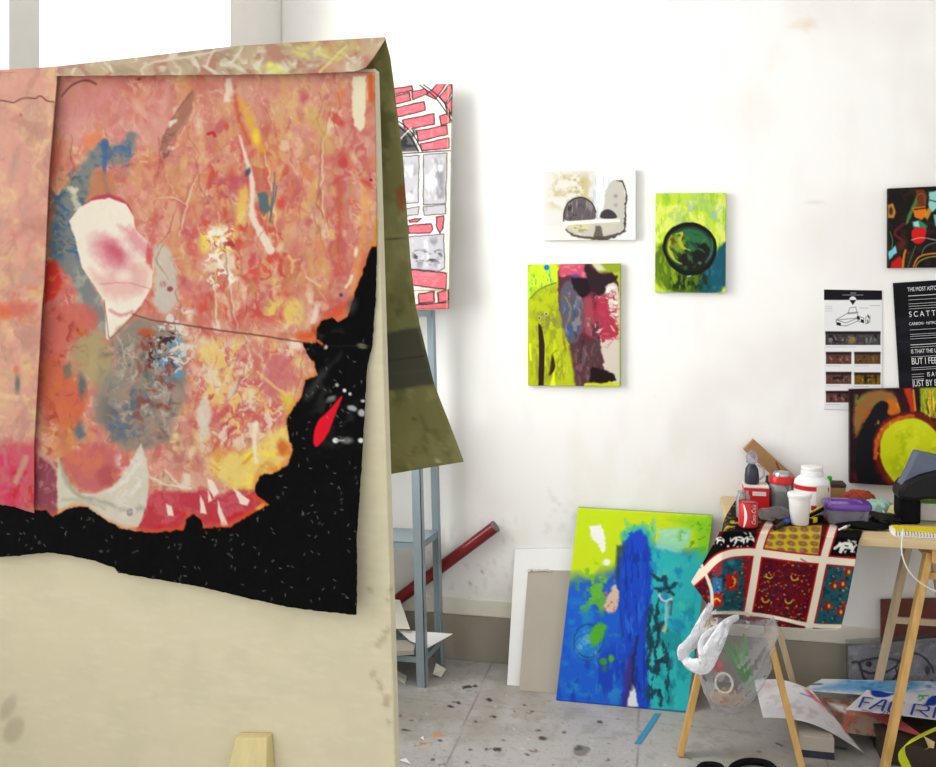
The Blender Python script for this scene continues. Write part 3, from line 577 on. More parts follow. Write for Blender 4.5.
# ================================================================== BOARDS LEANING ON THE WALL
def lean(name, px, Yb, Yt, mat, label, cat, th, paint=None, res=.7, side=None):
    BL, BR, TR, TL = at_y(px[0][0], px[0][1], Yb), at_y(px[1][0], px[1][1], Yb), at_y(px[2][0], px[2][1], Yt), at_y(px[3][0], px[3][1], Yt)
    BL, BR = (BL[0], Yb, .001), (BR[0], Yb, .001)
    if paint:
        return tag(panel(name, [px[3], px[2], px[1], px[0]], [TL, TR, BR, BL], paint, mat, th, res, side=side), label, cat)
    d = Vector((0, th, 0))
    return tag(MB().hexa([Vector(BL), Vector(BR), Vector(BR) + d, Vector(BL) + d, Vector(TL), Vector(TR), Vector(TR) + d, Vector(TL) + d]).build(name, mat), label, cat)
lean('white_board', [(507, 685), (606, 693), (606, 549), (515, 549.5)], 3.50, 3.692, M['whiteboard'], 'white board leaning on the wall behind the grey board', 'board', .012)
gb = lean('grey_board', [(519, 691), (600, 698), (600, 571), (528, 570)], 3.462, 3.66, M['greyboard'], 'grey card leaning against the white board left of the blue canvas', 'board', .004)
m = MB(); r_ = random.Random(2)
for k in range(9):
    p = at_y(529 + k * 2.6, 570 + r_.uniform(-1, .6), 3.655); m.box(p[0] - .006, p[1] - .003, p[2] - .004, p[0] + .006, p[1] + .001, p[2] + r_.uniform(.001, .006))
m.build('torn_edge', M['trimw'], gb)
def art_blue(U, V):
    a = Art(U, V, (30, 90, 206))
    a.poly([(540, 490), (740, 490), (740, 560), (690, 556), (650, 545), (600, 580), (550, 600)], (206, 232, 24), 1, 7, 5, 12, sm=False)
    a.poly([(555, 605), (575, 575), (600, 590), (615, 610), (640, 580), (640, 720), (550, 720)], (26, 96, 214), 1, 8, 4, 12)
    a.noise((110, 196, 40), 9, 9, .48, .66, .9, 4, (572, 560, 622, 622)).noise((34, 140, 210), 14, 9, .48, .68, .8, 6, (555, 596, 650, 712)).noise((20, 60, 190), 7, 20, .5, .7, .8, 8, (553, 640, 650, 714))
    a.poly([(640, 545), (690, 555), (720, 545), (720, 720), (640, 720)], (44, 188, 196), 1, 5, 4, 10).noise((70, 206, 196), 12, 16, .5, .7, .7, 10, (645, 560, 714, 714)).noise((20, 140, 150), 10, 14, .5, .7, .7, 12, (650, 600, 714, 714)).noise((24, 130, 190), 8, 14, .52, .7, .7, 13, (640, 545, 700, 640))
    a.poly([(660, 530), (692, 528), (690, 545), (680, 556), (656, 550)], (150, 226, 206), .85, 2, 2).noise((190, 236, 200), 9, 3, .5, .7, .6, 14, (655, 526, 694, 552)).poly([(672, 520), (716, 515), (714, 552), (700, 560), (694, 530)], (130, 210, 40), .8, 5, 3).noise((80, 170, 30), 8, 5, .52, .7, .8, 16, (676, 514, 716, 556), 3, -.5)
    a.poly([(624, 530), (640, 524), (650, 526), (656, 545), (640, 555), (622, 548)], (60, 190, 190), .9, 3, 3).noise((40, 170, 130), 4, 8, .5, .7, .8, 18, (620, 520, 662, 560)).line([(626, 520), (630, 536)], 2.5, (120, 214, 160), .8, 1.5, 1).line([(655, 520), (655, 536)], 3, (110, 206, 190), .8, 1.5, 1)
    a.poly([(623, 550), (628, 540), (634, 533), (643, 531), (649, 540), (652, 556), (652, 600), (646, 640), (650, 710), (622, 710), (626, 650), (620, 600), (616, 580)], (22, 74, 206), 1, 1.6, 3, sm=False).noise((14, 50, 160), 3, 16, .5, .68, .8, 20, (618, 540, 652, 712)).noise((40, 110, 230), 4, 18, .55, .7, .8, 21, (620, 545, 650, 700))
    a.poly([(617, 548), (628, 547), (622, 558), (619, 580), (616, 586)], (50, 74, 90), .9, 1.5, 1).line([(620, 560), (618, 590), (624, 640)], 1.5, (30, 50, 120), .7, 1)
    a.poly([(590, 528), (602, 526), (606, 540), (607, 552), (602, 555), (598, 545), (592, 542)], (250, 250, 244), 1, .8, 2, 3, sm=False).ell(607, 565, 4, 3.4, (246, 250, 236), 1, 1)
    a.poly([(604, 606), (612, 592), (618, 585), (620, 605), (614, 617), (606, 616)], (226, 200, 170), .95, 1, 2).noise((206, 110, 100), 3, 3, .55, .68, .8, 22, (602, 592, 620, 618)).noise((90, 170, 60), 3, 3, .55, .7, .9, 23, (582, 588, 606, 616))
    a.ell(587, 648, 16, 15, (40, 150, 214), .6, 5).ell(589, 644, 15, 16, (24, 60, 90), .75, .5, 0, 1, 8, 4, ring=.9).ell(587, 650, 13, 13, (24, 60, 110), .6, .5, 0, 1, 8, 5, ring=.7).noise((130, 200, 230), 5, 5, .5, .7, .6, 24, (574, 630, 602, 662))
    a.poly([(588, 636), (600, 626), (607, 628), (604, 640), (597, 650), (592, 652)], (84, 180, 40), .95, 1.5, 3).ell(604, 664, 4, 3.4, (60, 160, 40), .9, 1.2).ell(612, 661, 3, 3.4, (90, 180, 30), .9, 1.2).ell(605, 671, 2.4, 3, (60, 130, 60), .7, 1)
    a.poly([(626, 668), (634, 650), (636, 690), (630, 708), (624, 706)], (80, 40, 120), .7, 2.5, 2)
    a.poly([(632, 684), (636, 690), (639, 706), (628, 707)], (232, 236, 240), 1, 1, 1).line([(637, 640), (635, 660), (632, 690)], 3, (20, 44, 70), .75, 1, 2)
    for p in ([(652, 575), (660, 585), (668, 578), (666, 590), (674, 598)], [(655, 590), (662, 594), (672, 590), (676, 586)], [(652, 612), (648, 630), (652, 650), (648, 664)], [(660, 600), (656, 620), (660, 640), (656, 650)], [(650, 668), (656, 676), (660, 662), (666, 664)], [(664, 648), (668, 660), (658, 664)], [(650, 700), (656, 690), (662, 698), (660, 704)]):
        a.line(p, [2, 4.5] + [3.5] * (len(p) - 2), (24, 50, 66), .85, 1, 2.5, 4)
    a.noise((20, 60, 80), 4, 9, .5, .62, .85, 26, (642, 600, 676, 706)).line([(660, 598), (664, 606), (672, 602)], 2.6, (206, 226, 246), .9, .8, 1.5).line([(667, 606), (667, 622), (664, 634)], 2.6, (170, 214, 236), .85, .8, 1.5).line([(672, 606), (671, 618)], 2, (120, 40, 50), .7, .8, 1).ell(665, 632, 2, 4, (216, 206, 130), .7, 1)
    a.line([(556, 702), (686, 711)], 2, (20, 60, 130), .6, 1); return a
lean('painted_canvas', [(556, 701), (687, 711.5), (713, 516), (578, 508)], 3.405, 3.672, M['oil'], 'large blue and yellow abstract canvas standing on the floor and leaning on the wall', 'painting', .022, art_blue, .65, side=(60, 140, 110))

# ================================================================== DISPLAY BOARD WITH THE DRAPED PAINTING
board = thing('display_board', (-1.0, BOARD + .01, 0), 'cream upright display board with a painted canvas draped over its top', 'board')
xt, xb = at_y(374.8, 75, BOARD)[0], at_y(395.5, 767, BOARD)[0]
zt = 1.935; slope = (xb - xt) / (at_y(374.8, 75, BOARD)[2] - at_y(395.5, 767, BOARD)[2])
def bx(z): return xt + slope * (zt - z)
BL_ = LEFT + .06
s_, t_ = np.meshgrid(np.linspace(0, 1, 190), np.linspace(0, 1, 330)); Z_ = zt - t_ * (zt - .002); X_ = BL_ + s_ * (xt + slope * (zt - Z_) - BL_)
U_, V_ = to_px(X_, BOARD, Z_); a = Art(U_, V_, (226, 216, 182)); a.noise((218, 208, 176), 40, 30, .45, .7, .6, 3).noise((236, 226, 196), 20, 3, .5, .75, .4, 5)
for x, y, w, h in ((388, 600, 2.5, 2), (390, 590, 2, 3), (385, 632, 3, 2), (384, 638, 2.5, 2), (378, 645, 3, 2), (381, 641, 3, 2), (373, 674, 2.6, 4), (378, 682, 2.4, 3), (381, 688, 2.6, 3), (387, 698, 4, 3), (386, 704, 4, 4), (389, 722, 2.4, 2.4), (370, 590, 3, 2), (388, 630, 1.6, 3), (8, 708, 6, 14), (14, 730, 9, 14)):
    a.ell(x, y, w, h, (168, 152, 122) if x > 100 else (186, 172, 146), .6, 1.6, .5, 1)
sheet('face_panel', np.stack([X_, BOARD + 0 * X_, Z_], -1), a.out(), M['card'], board, .026, side=(226, 220, 194))
p0, p1, p2, p3 = at_y(235, 738, 1.555), at_y(267, 738, 1.555), at_y(270, 767, 1.54), at_y(228, 767, 1.54)
MB().hexa([(p3[0] - .12, 1.38, 0), (p2[0] + .05, 1.38, 0), (p2[0] + .05, BOARD - .001, 0), (p3[0] - .12, BOARD - .001, 0), p0, p1, (p1[0], BOARD - .001, p1[2]), (p0[0], BOARD - .001, p0[2])]).build('support_block', M['palewood'], board, bevel=.003)

drape = thing('draped_painting', (-1.0, BOARD - .01, 1.0), 'unstretched pink, orange and black painted canvas draped over the cream board', 'painting')
BLACK = [(-20, 490), (0, 495), (20, 508), (45, 511), (54, 517), (63, 511), (75, 507), (88, 507), (105, 520), (120, 528), (150, 533), (184, 530), (187, 518), (193, 515), (201, 520), (203, 528), (230, 527), (252, 513), (270, 505), (262, 499), (256, 494), (255, 484), (260, 475), (272, 474), (288, 465), (293, 450), (286, 425), (290, 412), (302, 396), (306, 380), (318, 376), (314, 362), (306, 352), (303, 343), (316, 343), (316, 330), (322, 321), (332, 318), (338, 322), (348, 316), (356, 290), (366, 262), (372, 247), (382, 244), (384, 640), (-20, 640)]
def s_grey(c): return (c @ np.array([.3, .59, .11]))[:, None]
def art_drape(U, V):
    a = Art(U, V, (218, 140, 114))
    def N(col, sx, sy, lo, hi, al=1., seed=0, box=None, o=3, ang=0): return a.noise(col, max(sx, 5) * 1.25, max(sx, sy * .8, 5) * 1.1, lo - .05, hi + .06, al, seed, box, o, ang, 1.6)
    N((216, 112, 96), 34, 60, .4, .62, .9, 1)
    N((230, 168, 136), 22, 50, .48, .68, .8, 4); N((206, 88, 82), 14, 30, .54, .7, .75, 7); N((224, 168, 96), 18, 40, .57, .72, .6, 10); N((222, 156, 140), 30, 30, .5, .7, .6, 13)
    N((214, 120, 110), 6, 12, .52, .7, .5, 16); N((244, 204, 160), 5, 13, .58, .74, .5, 19)
    N((228, 176, 100), 10, 24, .52, .66, .65, 22, (210, 90, 340, 300)); N((224, 70, 56), 8, 18, .53, .67, .8, 25, (190, 140, 300, 330)); N((214, 84, 92), 9, 30, .5, .66, .7, 27, (320, 80, 378, 300))
    N((228, 160, 150), 30, 24, .4, .65, .85, 29, (55, 76, 180, 150)); N((226, 160, 116), 12, 30, .47, .67, .75, 31, (130, 80, 220, 230))
    P, L, E = a.poly, a.line, a.ell
    a.dabs(150, (52, 90, 372, 320), [(240, 190, 140), (220, 96, 84), (236, 168, 90), (244, 214, 176), (206, 110, 100)], 15, 2.2, 1.5, .5, .5, 11)
    a.dabs(80, (150, 330, 300, 470), [(236, 206, 150), (214, 90, 84), (242, 200, 90), (244, 224, 196)], 13, 2.2, 1.5, .5, .55, 12); a.dabs(50, (45, 300, 190, 450), [(170, 150, 130), (206, 90, 70), (120, 116, 110), (226, 150, 100)], 11, 2.2, 1.4, .6, .5, 13)
    r0 = random.Random(77)
    for box, cols, n in (((175, 90, 376, 320), [(196, 140, 80), (236, 200, 120), (216, 70, 66), (244, 220, 180), (206, 92, 100), (230, 130, 80)], 150), ((150, 320, 300, 480), [(240, 206, 130), (206, 84, 84), (244, 226, 196), (200, 130, 90)], 90), ((56, 90, 200, 300), [(232, 170, 140), (206, 120, 96), (214, 150, 90), (226, 120, 110)], 60)):
        for k in range(n):
            x, y = r0.uniform(box[0], box[2]), r0.uniform(box[1], box[3]); E(x, y, r0.uniform(1.5, 5), r0.uniform(3, 11), r0.choice(cols), r0.uniform(.35, .8), r0.uniform(.8, 2.5), r0.gauss(0, .5), r0.uniform(1, 4), 6, r0.randint(0, 50))
    for pts in ([(262, 150), (270, 190), (276, 240)], [(330, 110), (318, 160), (322, 220)], [(196, 170), (186, 200), (178, 236)], [(226, 268), (230, 300), (235, 330)], [(214, 268), (212, 300), (216, 326)], [(150, 200), (168, 196), (186, 204)], [(300, 350), (280, 400), (272, 440)], [(238, 350), (222, 380), (214, 420)]):
        L(pts, [1, 2.6, 1], (190, 110, 84), .6, .8, 2.5, 9, 3); L([(x + 2.2, y) for x, y in pts], [.8, 2, .8], (246, 224, 190), .6, .8, 2.5, 9, 3)
    # upper left rose corner, dark line
    P([(56, 74), (130, 74), (120, 110), (70, 125), (54, 160)], (216, 128, 122), .6, 10, 4); L([(62, 96), (70, 86), (80, 81), (88, 80), (96, 84)], [1.5, 2, 2, 2.2, 2], (120, 56, 52), .8, .8)
    P([(50, 150), (62, 140), (60, 165), (50, 190)], (226, 110, 80), .8, 4, 3); P([(84, 138), (99, 128), (102, 142), (88, 150)], (236, 128, 76), .8, 3, 2)
    # blue grey arch
    P([(48, 262), (50, 226), (58, 198), (70, 180), (80, 166), (92, 150), (103, 140), (112, 146), (122, 142), (128, 132), (136, 131), (136, 146), (130, 160), (118, 166), (108, 164), (96, 168), (90, 178), (92, 190), (84, 206), (70, 222), (76, 240), (84, 272), (104, 302), (108, 338), (92, 322), (82, 300), (66, 268)], (124, 132, 128), .95, 2.2, 2.5)
    N((82, 104, 112), 7, 7, .5, .66, .9, 33, (48, 165, 92, 262)); N((60, 108, 158), 5, 7, .54, .68, .95, 35, (48, 190, 88, 262)); N((70, 110, 160), 5, 6, .53, .68, .8, 36, (88, 138, 138, 172)); N((170, 140, 120), 5, 5, .55, .7, .7, 37, (86, 150, 135, 180))
    L([(105, 142), (105, 158), (104, 178), (108, 194)], [7, 5, 4, 4], (66, 106, 156), .8, 1.2, 1.5); L([(70, 188), (78, 206)], 6, (214, 206, 170), .8, 1.4, 3); E(74, 190, 4, 3, (226, 214, 180), .8, 1, 0, 2); N((166, 166, 152), 9, 9, .46, .66, .9, 39, (70, 262, 110, 340)); P([(90, 175), (102, 168), (116, 180), (118, 196), (100, 194), (88, 202)], (196, 124, 84), .8, 3, 3)
    P([(45, 262), (56, 260), (62, 284), (54, 300), (44, 303)], (228, 54, 40), .95, 1.8, 2.5); N((240, 110, 60), 5, 5, .55, .7, .7, 40, (44, 268, 66, 304))
    # pale torn shape
    P([(88, 200), (100, 194), (112, 194), (128, 201), (134, 218), (128, 206), (108, 199), (92, 201), (80, 210)], (206, 60, 90), .9, 1, 1)
    Wp = [(69, 221), (78, 209), (91, 201), (109, 198), (126, 204), (133, 216), (136, 230), (150, 243), (154, 262), (152, 286), (141, 305), (130, 317), (117, 330), (108, 340), (106, 338), (105, 303), (94, 285), (82, 268), (76, 242)]
    P(Wp, (243, 230, 206), 1, .7, .8, sm=False); E(112, 255, 22, 13, (222, 110, 126), .8, 7, .75, 4); E(114, 250, 12, 6, (206, 80, 106), .7, 4, .8, 2); P([(84, 262), (104, 278), (140, 262), (152, 270), (148, 292), (120, 300), (104, 296)], (236, 176, 164), .8, 5, 4); P([(120, 226), (134, 228), (150, 245), (150, 262), (134, 250)], (226, 130, 140), .7, 4, 3); L([(110, 310), (120, 316), (132, 312)], 3, (220, 110, 110), .7, 1.5, 1.5); E(124, 276, 8, 5, (246, 226, 204), .8, 3); L([(100, 284), (130, 282), (152, 290)], 1, (206, 120, 120), .6, .6, 1)
    # left centre reds and greens
    P([(42, 306), (60, 306), (84, 302), (100, 312), (96, 335), (70, 345), (62, 360), (40, 356)], (214, 100, 84), .85, 3, 4); P([(40, 356), (58, 352), (66, 372), (80, 380), (86, 400), (78, 430), (56, 428), (38, 410)], (216, 96, 66), .85, 3, 5); P([(68, 342), (95, 328), (112, 345), (116, 375), (104, 390), (88, 382), (74, 372)], (172, 158, 108), .85, 5, 5); P([(62, 366), (70, 362), (73, 376), (65, 380)], (120, 116, 92), .9, 1.5, 1); E(82, 386, 4, 12, (86, 106, 108), .9, 2, -.1, 1.5); E(80, 332, 5, 3, (226, 110, 40), .8, 2); N((222, 110, 54), 9, 12, .5, .66, .8, 43, (40, 360, 92, 470)); N((176, 60, 50), 8, 14, .54, .68, .7, 44, (40, 300, 90, 470))
    E(80, 432, 6, 9, (86, 104, 118), .8, 3, 0, 3); E(66, 440, 9, 16, (216, 132, 48), .7, 5, 0, 4)
    # grey mass
    P([(109, 341), (122, 326), (140, 316), (160, 320), (176, 330), (186, 356), (186, 384), (178, 410), (168, 436), (148, 446), (132, 452), (118, 450), (106, 430), (96, 420), (92, 400), (100, 380), (116, 360)], (146, 136, 118), .93, 5, 6, 14)
    N((104, 104, 102), 10, 9, .48, .64, .85, 46, (96, 335, 186, 452)); N((176, 140, 124), 8, 9, .5, .68, .8, 48, (110, 330, 192, 456)); N((196, 188, 170), 4, 9, .56, .7, .7, 50, (108, 335, 180, 440)); N((96, 112, 130), 6, 8, .55, .7, .8, 51, (96, 380, 160, 450)); N((150, 70, 60), 7, 6, .58, .7, .8, 52, (130, 325, 185, 450))
    N((94, 150, 184), 4, 4, .5, .62, .95, 54, (152, 332, 188, 384)); N((226, 220, 206), 3, 4, .54, .66, .9, 55, (150, 300, 200, 380)); N((70, 34, 34), 3, 3, .57, .67, .9, 56, (142, 322, 182, 372)); E(146, 333, 7, 4, (206, 84, 44), .85, 2.5, 0, 3); L([(117, 336), (124, 350), (126, 366)], 1.5, (196, 186, 166), .7, 1, 2); L([(128, 334), (134, 352), (130, 372)], 1.2, (186, 180, 160), .6, 1, 2)
    # pale drip panel right of the torn shape
    P([(152, 246), (166, 244), (174, 262), (178, 280), (178, 300), (168, 318), (152, 306), (156, 280)], (204, 196, 176), .85, 2.5, 3); E(163, 284, 3, 3, (190, 110, 110), .8, 1.2); E(170, 289, 3, 2.6, (160, 60, 76), .9, .8); N((186, 206, 200), 5, 8, .52, .7, .6, 58, (152, 246, 180, 306))
    P([(148, 242), (153, 250), (152, 270), (145, 262)], (214, 60, 60), .7, 1.5, 2)
    # brown leaf and small marks
    P([(190, 92), (196, 90), (190, 116), (178, 132), (168, 146), (164, 160), (160, 146), (164, 134), (174, 116)], (170, 112, 92), .85, 1.8, 2); L([(192, 92), (176, 112), (164, 136), (161, 150)], 1.2, (128, 76, 66), .7, .8, 1); N((110, 90, 86), 3, 5, .55, .7, .8, 60, (160, 128, 176, 162)); E(172, 123, 5, 2.4, (236, 222, 200), .9, .8, -.6, 1.5); E(171, 148, 3, 2, (234, 216, 190), .8, .8, 0, 1)
    L([(208, 134), (213, 132), (215, 136)], 3, (206, 40, 46), .9, .8); E(139, 79, 2, 1.4, (160, 40, 50), .8, .8); P([(226, 78), (231, 78), (235, 102), (224, 102)], (240, 218, 190), .9, 1.2, 1); L([(234, 96), (240, 124), (250, 144)], 5, (214, 70, 56), .7, 2.5, 2); L([(240, 100), (252, 124), (262, 150)], 6, (238, 176, 40), .7, 3, 2); E(256, 138, 4, 8, (246, 216, 50), .9, 2.5)
    N((206, 84, 96), 9, 12, .48, .64, .85, 62, (195, 165, 262, 240)); P([(238, 190), (246, 185), (250, 196), (244, 222), (236, 226)], (240, 200, 90), .8, 2.5, 2); N((244, 216, 90), 5, 7, .48, .62, .95, 64, (196, 222, 240, 256)); N((250, 240, 214), 4, 5, .52, .64, .95, 66, (200, 222, 242, 292)); E(228, 262, 7, 9, (240, 222, 186), .85, 1.6, 0, 3); E(212, 267, 6, 5, (238, 218, 180), .85, 1.6, 0, 2); E(230, 244, 6, 3, (170, 40, 40), .7, 1, .3, 3)
    L([(240, 136), (247, 160), (252, 178), (253, 196), (251, 214), (257, 226), (264, 238), (270, 250)], [2, 4, 5, 5, 5.5, 7, 8, 9], (240, 220, 196), .95, 1.2, 1)
    E(248, 172, 2.4, 4.5, (60, 78, 120), .9, 1, .4); P([(258, 194), (263, 192), (268, 194), (270, 210), (264, 216), (259, 208)], (86, 112, 118), .95, 1.2, 2, sm=False); L([(275, 172), (273, 196), (270, 222)], [1, 2, 1.6], (84, 110, 116), .9, .7, 1); L([(277, 186), (272, 210), (270, 222)], 1.4, (84, 110, 116), .8, .7, 1); E(281, 204, 4.5, 5.5, (226, 70, 66), .85, 2)
    P([(353, 76), (366, 76), (366, 104), (364, 128), (361, 132), (354, 124), (352, 106)], (242, 228, 190), .97, 1, 1.2, sm=False); L([(371, 76), (371, 100)], 5, (226, 92, 40), .9, 1); L([(312, 112), (322, 130), (330, 148)], 12, (214, 180, 96), .7, 4, 3); L([(338, 180), (340, 210), (338, 250), (340, 270)], [7, 6, 4, 6], (214, 86, 64), .75, 2.5, 2); L([(366, 190), (365, 225), (358, 262), (352, 292)], 7, (240, 160, 84), .7, 3, 2); L([(376, 220), (376, 240), (373, 246)], 4, (226, 140, 20), .8, 1.5); E(356, 252, 2, 5, (246, 228, 190), .9, .8, .2); L([(352, 276), (350, 282), (346, 287)], 3, (246, 224, 180), .9, .8); L([(306, 277), (320, 286)], 2, (240, 196, 150), .8, .7); E(341, 295, 2, 2, (90, 60, 90), .9, .8); E(371, 180, 1.6, 1.6, (120, 40, 50), .9, .6)
    L([(313, 322), (318, 306)], 5, (236, 222, 206), .8, 1.4); L([(288, 256), (294, 262), (292, 272)], 2.5, (242, 200, 90), .8, 1, 1); N((238, 206, 90), 8, 8, .5, .64, .85, 68, (262, 296, 306, 330)); P([(290, 336), (312, 330), (330, 312), (345, 300), (352, 304), (340, 318), (322, 320), (316, 340), (300, 342)], (236, 84, 40), .85, 3, 3)
    # lower right: pinks, creams, yellows
    N((216, 100, 96), 14, 18, .46, .64, .85, 70, (190, 340, 310, 440)); N((242, 206, 110), 8, 20, .5, .66, .85, 72, (190, 330, 306, 460)); N((236, 214, 184), 5, 14, .55, .68, .85, 74, (186, 335, 306, 460)); N((196, 60, 64), 8, 10, .56, .68, .7, 76, (186, 380, 250, 440))
    P([(188, 345), (204, 336), (216, 350), (208, 364), (196, 352)], (228, 212, 176), .7, 3, 4); P([(198, 405), (206, 392), (212, 410), (208, 440), (198, 444)], (226, 214, 188), .85, 2, 2); P([(226, 395), (238, 378), (240, 390), (230, 400)], (228, 206, 180), .8, 2, 2); E(206, 354, 8, 10, (240, 196, 80), .6, 4)
    P([(262, 372), (276, 350), (292, 360), (296, 380), (280, 398), (264, 400)], (214, 112, 112), .85, 4, 4); E(296, 345, 8, 5, (240, 222, 196), .85, 2, .3); E(299, 362, 6, 5, (240, 206, 130), .8, 2.5); L([(258, 372), (276, 388), (288, 396), (292, 416)], [2, 2.5, 3, 4], (244, 200, 100), .85, 1.2, 1)
    P([(206, 460), (226, 452), (258, 448), (284, 420), (294, 442), (290, 464), (272, 474), (256, 492), (232, 488), (212, 474)], (242, 212, 104), .9, 5, 5); N((250, 226, 60), 9, 9, .48, .64, .9, 78, (225, 445, 292, 496)); N((228, 150, 50), 8, 8, .56, .7, .7, 80, (205, 440, 300, 496)); L([(256, 424), (254, 440), (256, 462)], [6, 5, 4], (246, 232, 190), .9, 1.4, 1); P([(280, 396), (292, 392), (298, 404), (288, 416)], (226, 196, 60), .8, 3, 2); E(283, 448, 6, 8, (220, 96, 30), .85, 3, 0, 3)
    N((206, 186, 140), 4, 3, .5, .64, .9, 82, (148, 466, 206, 496), 3, .5); N((188, 116, 96), 9, 9, .48, .66, .8, 83, (146, 425, 206, 480)); L([(150, 478), (170, 486), (190, 488)], 2.4, (232, 222, 190), .8, 1, 2); L([(165, 470), (180, 486)], 2, (232, 220, 190), .8, 1, 1); P([(184, 472), (190, 474), (190, 486), (178, 490)], (232, 220, 192), .8, 1.4, 2)
    P([(134, 530), (142, 500), (160, 490), (190, 492), (206, 486), (216, 498), (232, 490), (246, 492), (258, 490), (270, 500), (255, 520), (230, 530), (150, 536)], (204, 52, 66), .95, 2.5, 3); N((216, 90, 100), 8, 8, .5, .66, .8, 85, (138, 488, 265, 530)); N((226, 30, 36), 10, 6, .5, .66, .85, 86, (150, 508, 265, 534))
    for q in ([(207, 478), (214, 482), (219, 492), (214, 498), (210, 490)], [(200, 495), (203, 500), (207, 514), (200, 513)], [(218, 500), (222, 510), (228, 525), (222, 526), (218, 512)], [(234, 488), (242, 494), (250, 500), (247, 506), (240, 504)], [(208, 490), (212, 500), (216, 498), (208, 502)], [(166, 504), (172, 506), (174, 516), (168, 516)]): P(q, (246, 228, 206), .95, .8, .8)
    P([(256, 508), (266, 500), (274, 504), (262, 514)], (246, 216, 60), .9, 1.2, 1); L([(252, 496), (262, 500), (268, 506), (256, 516)], 4, (236, 70, 30), .85, 1.4, 1)
    # lower left: folded pale cloth, crimson
    P([(-20, 440), (34, 440), (40, 470), (36, 512), (-20, 512)], (222, 62, 84), .9, 4, 3); N((236, 60, 110), 8, 12, .5, .68, .8, 88, (0, 442, 36, 500)); N((226, 40, 40), 8, 12, .5, .66, .8, 89, (10, 470, 40, 512)); L([(26, 458), (16, 482)], [6, 5], (206, 160, 130), .85, 1.6, 1)
    P([(34, 480), (40, 458), (56, 464), (58, 518), (36, 512)], (150, 66, 84), .92, 2, 2.5); N((196, 130, 130), 5, 5, .54, .68, .8, 90, (34, 458, 58, 512)); L([(38, 452), (48, 456), (60, 474)], 4, (206, 160, 140), .8, 1.4, 2); P([(58, 432), (64, 430), (74, 462), (80, 490), (66, 478)], (206, 120, 92), .7, 2, 2)
    P([(62, 456), (96, 440), (128, 452), (132, 462), (112, 486), (96, 494), (80, 492), (68, 474)], (208, 96, 96), .85, 3, 4); E(108, 476, 11, 11, (186, 76, 84), .7, 3, 0, 2); N((226, 120, 76), 8, 10, .52, .68, .7, 91, (62, 440, 130, 490))
    Wf = [(57, 484), (58, 458), (63, 470), (70, 484), (80, 494), (97, 494), (112, 487), (124, 474), (134, 456), (141, 444), (146, 458), (149, 476), (147, 504), (139, 527), (122, 530), (103, 518), (86, 508), (74, 508), (58, 516)]
    P(Wf, (216, 208, 184), .97, 1, 1.2, sm=False); L([(60, 462), (66, 482), (78, 496), (92, 500)], [3, 4, 4, 2], (160, 158, 134), .85, 2, 1); L([(90, 498), (110, 504), (126, 512), (142, 508)], [2, 4, 5, 3], (164, 158, 138), .75, 2.4, 2); L([(110, 492), (126, 480), (140, 462)], 3, (238, 230, 212), .8, 2, 2); E(130, 512, 3, 4, (70, 64, 76), .8, 1, .4); L([(62, 500), (84, 500), (104, 508)], 2.4, (176, 170, 146), .7, 1.6, 2); N((240, 226, 214), 6, 9, .5, .68, .7, 92, (112, 450, 148, 520))
    g = s_grey(a.c); a.c = np.clip((a.c * .88 + g * .12) * .97, 0, 1)
    for k in range(34):
        x, y = r0.uniform(60, 360), r0.uniform(90, 480); pts = [(x, y)]
        for j in range(5): pts.append((pts[-1][0] + r0.uniform(-7, 7), pts[-1][1] + r0.uniform(5, 14)))
        if 50 < x < 160 and 150 < y < 345 or 48 < x < 155 and y > 400: continue
        L(pts, [.4, 1.2, 1.4, 1.2, .8, .3], r0.choice([(150, 84, 66), (170, 100, 70), (140, 70, 66)]), .5, .7, 2, 7, r0.randint(0, 40))
    # seams and the black field
    L([(132, 314), (155, 321), (180, 324), (215, 330), (265, 336), (318, 345)], [1, 1.4, 1.6, 1.8, 1.8, 1.2], (112, 60, 50), .85, .6, .6); L([(104, 300), (108, 330), (109, 341), (122, 328), (141, 308)], .9, (110, 80, 74), .7, .6)
    P([(p[0] - 1.5, p[1] - 3) for p in BLACK], (226, 110, 40), .5, 2.5, 2.5, 6); P(BLACK, (8, 8, 9), 1, .7, 1.6, 5, sm=False)
    N((44, 44, 42), 10, 14, .55, .72, .7, 94, (305, 320, 376, 460)); P([(318, 372), (336, 362), (344, 350), (330, 366), (312, 400), (300, 402)], (66, 64, 64), .7, 3, 2); N((70, 66, 62), 5, 5, .58, .7, .7, 95, (302, 336, 330, 370)); E(362, 346, 5, 2.6, (120, 114, 90), .9, 1, .2); E(326, 347, 1.6, 2, (226, 220, 190), .9, .6); L([(316, 340), (322, 344)], 2.4, (226, 90, 60), .9, .7); E(352, 306, 5, 8, (70, 70, 70), .6, 3, .3)
    P([(314, 450), (313, 434), (318, 420), (330, 410), (344, 392), (338, 408), (332, 424), (326, 438)], (226, 24, 44), 1, .7, .6); E(344.5, 390.5, 1.8, 1.8, (232, 230, 220), 1, .6); E(350, 394, 1.6, 1.6, (200, 200, 196), 1, .6); E(337, 385, 1.8, 1.8, (190, 190, 186), .9, .6); E(331, 399, 5, 3, (130, 130, 130), .85, 1.4, -.4, 1.5)
    E(352, 408, 5, 3, (176, 178, 176), .9, 1, .3, 1); E(362, 413, 4, 3.2, (190, 192, 190), .9, 1, .5, 1); E(363, 401, 2.4, 1.4, (206, 206, 200), .9, .6); E(335.5, 440.5, 3, 2.6, (226, 226, 220), 1, .7); E(347, 440.5, 6, 3.4, (110, 112, 112), .9, 1.4); E(361, 440.5, 3, 2.4, (220, 220, 214), 1, .7); L([(336, 440.5), (344, 440.5)], 1.6, (170, 170, 168), .9)
    r = random.Random(5)
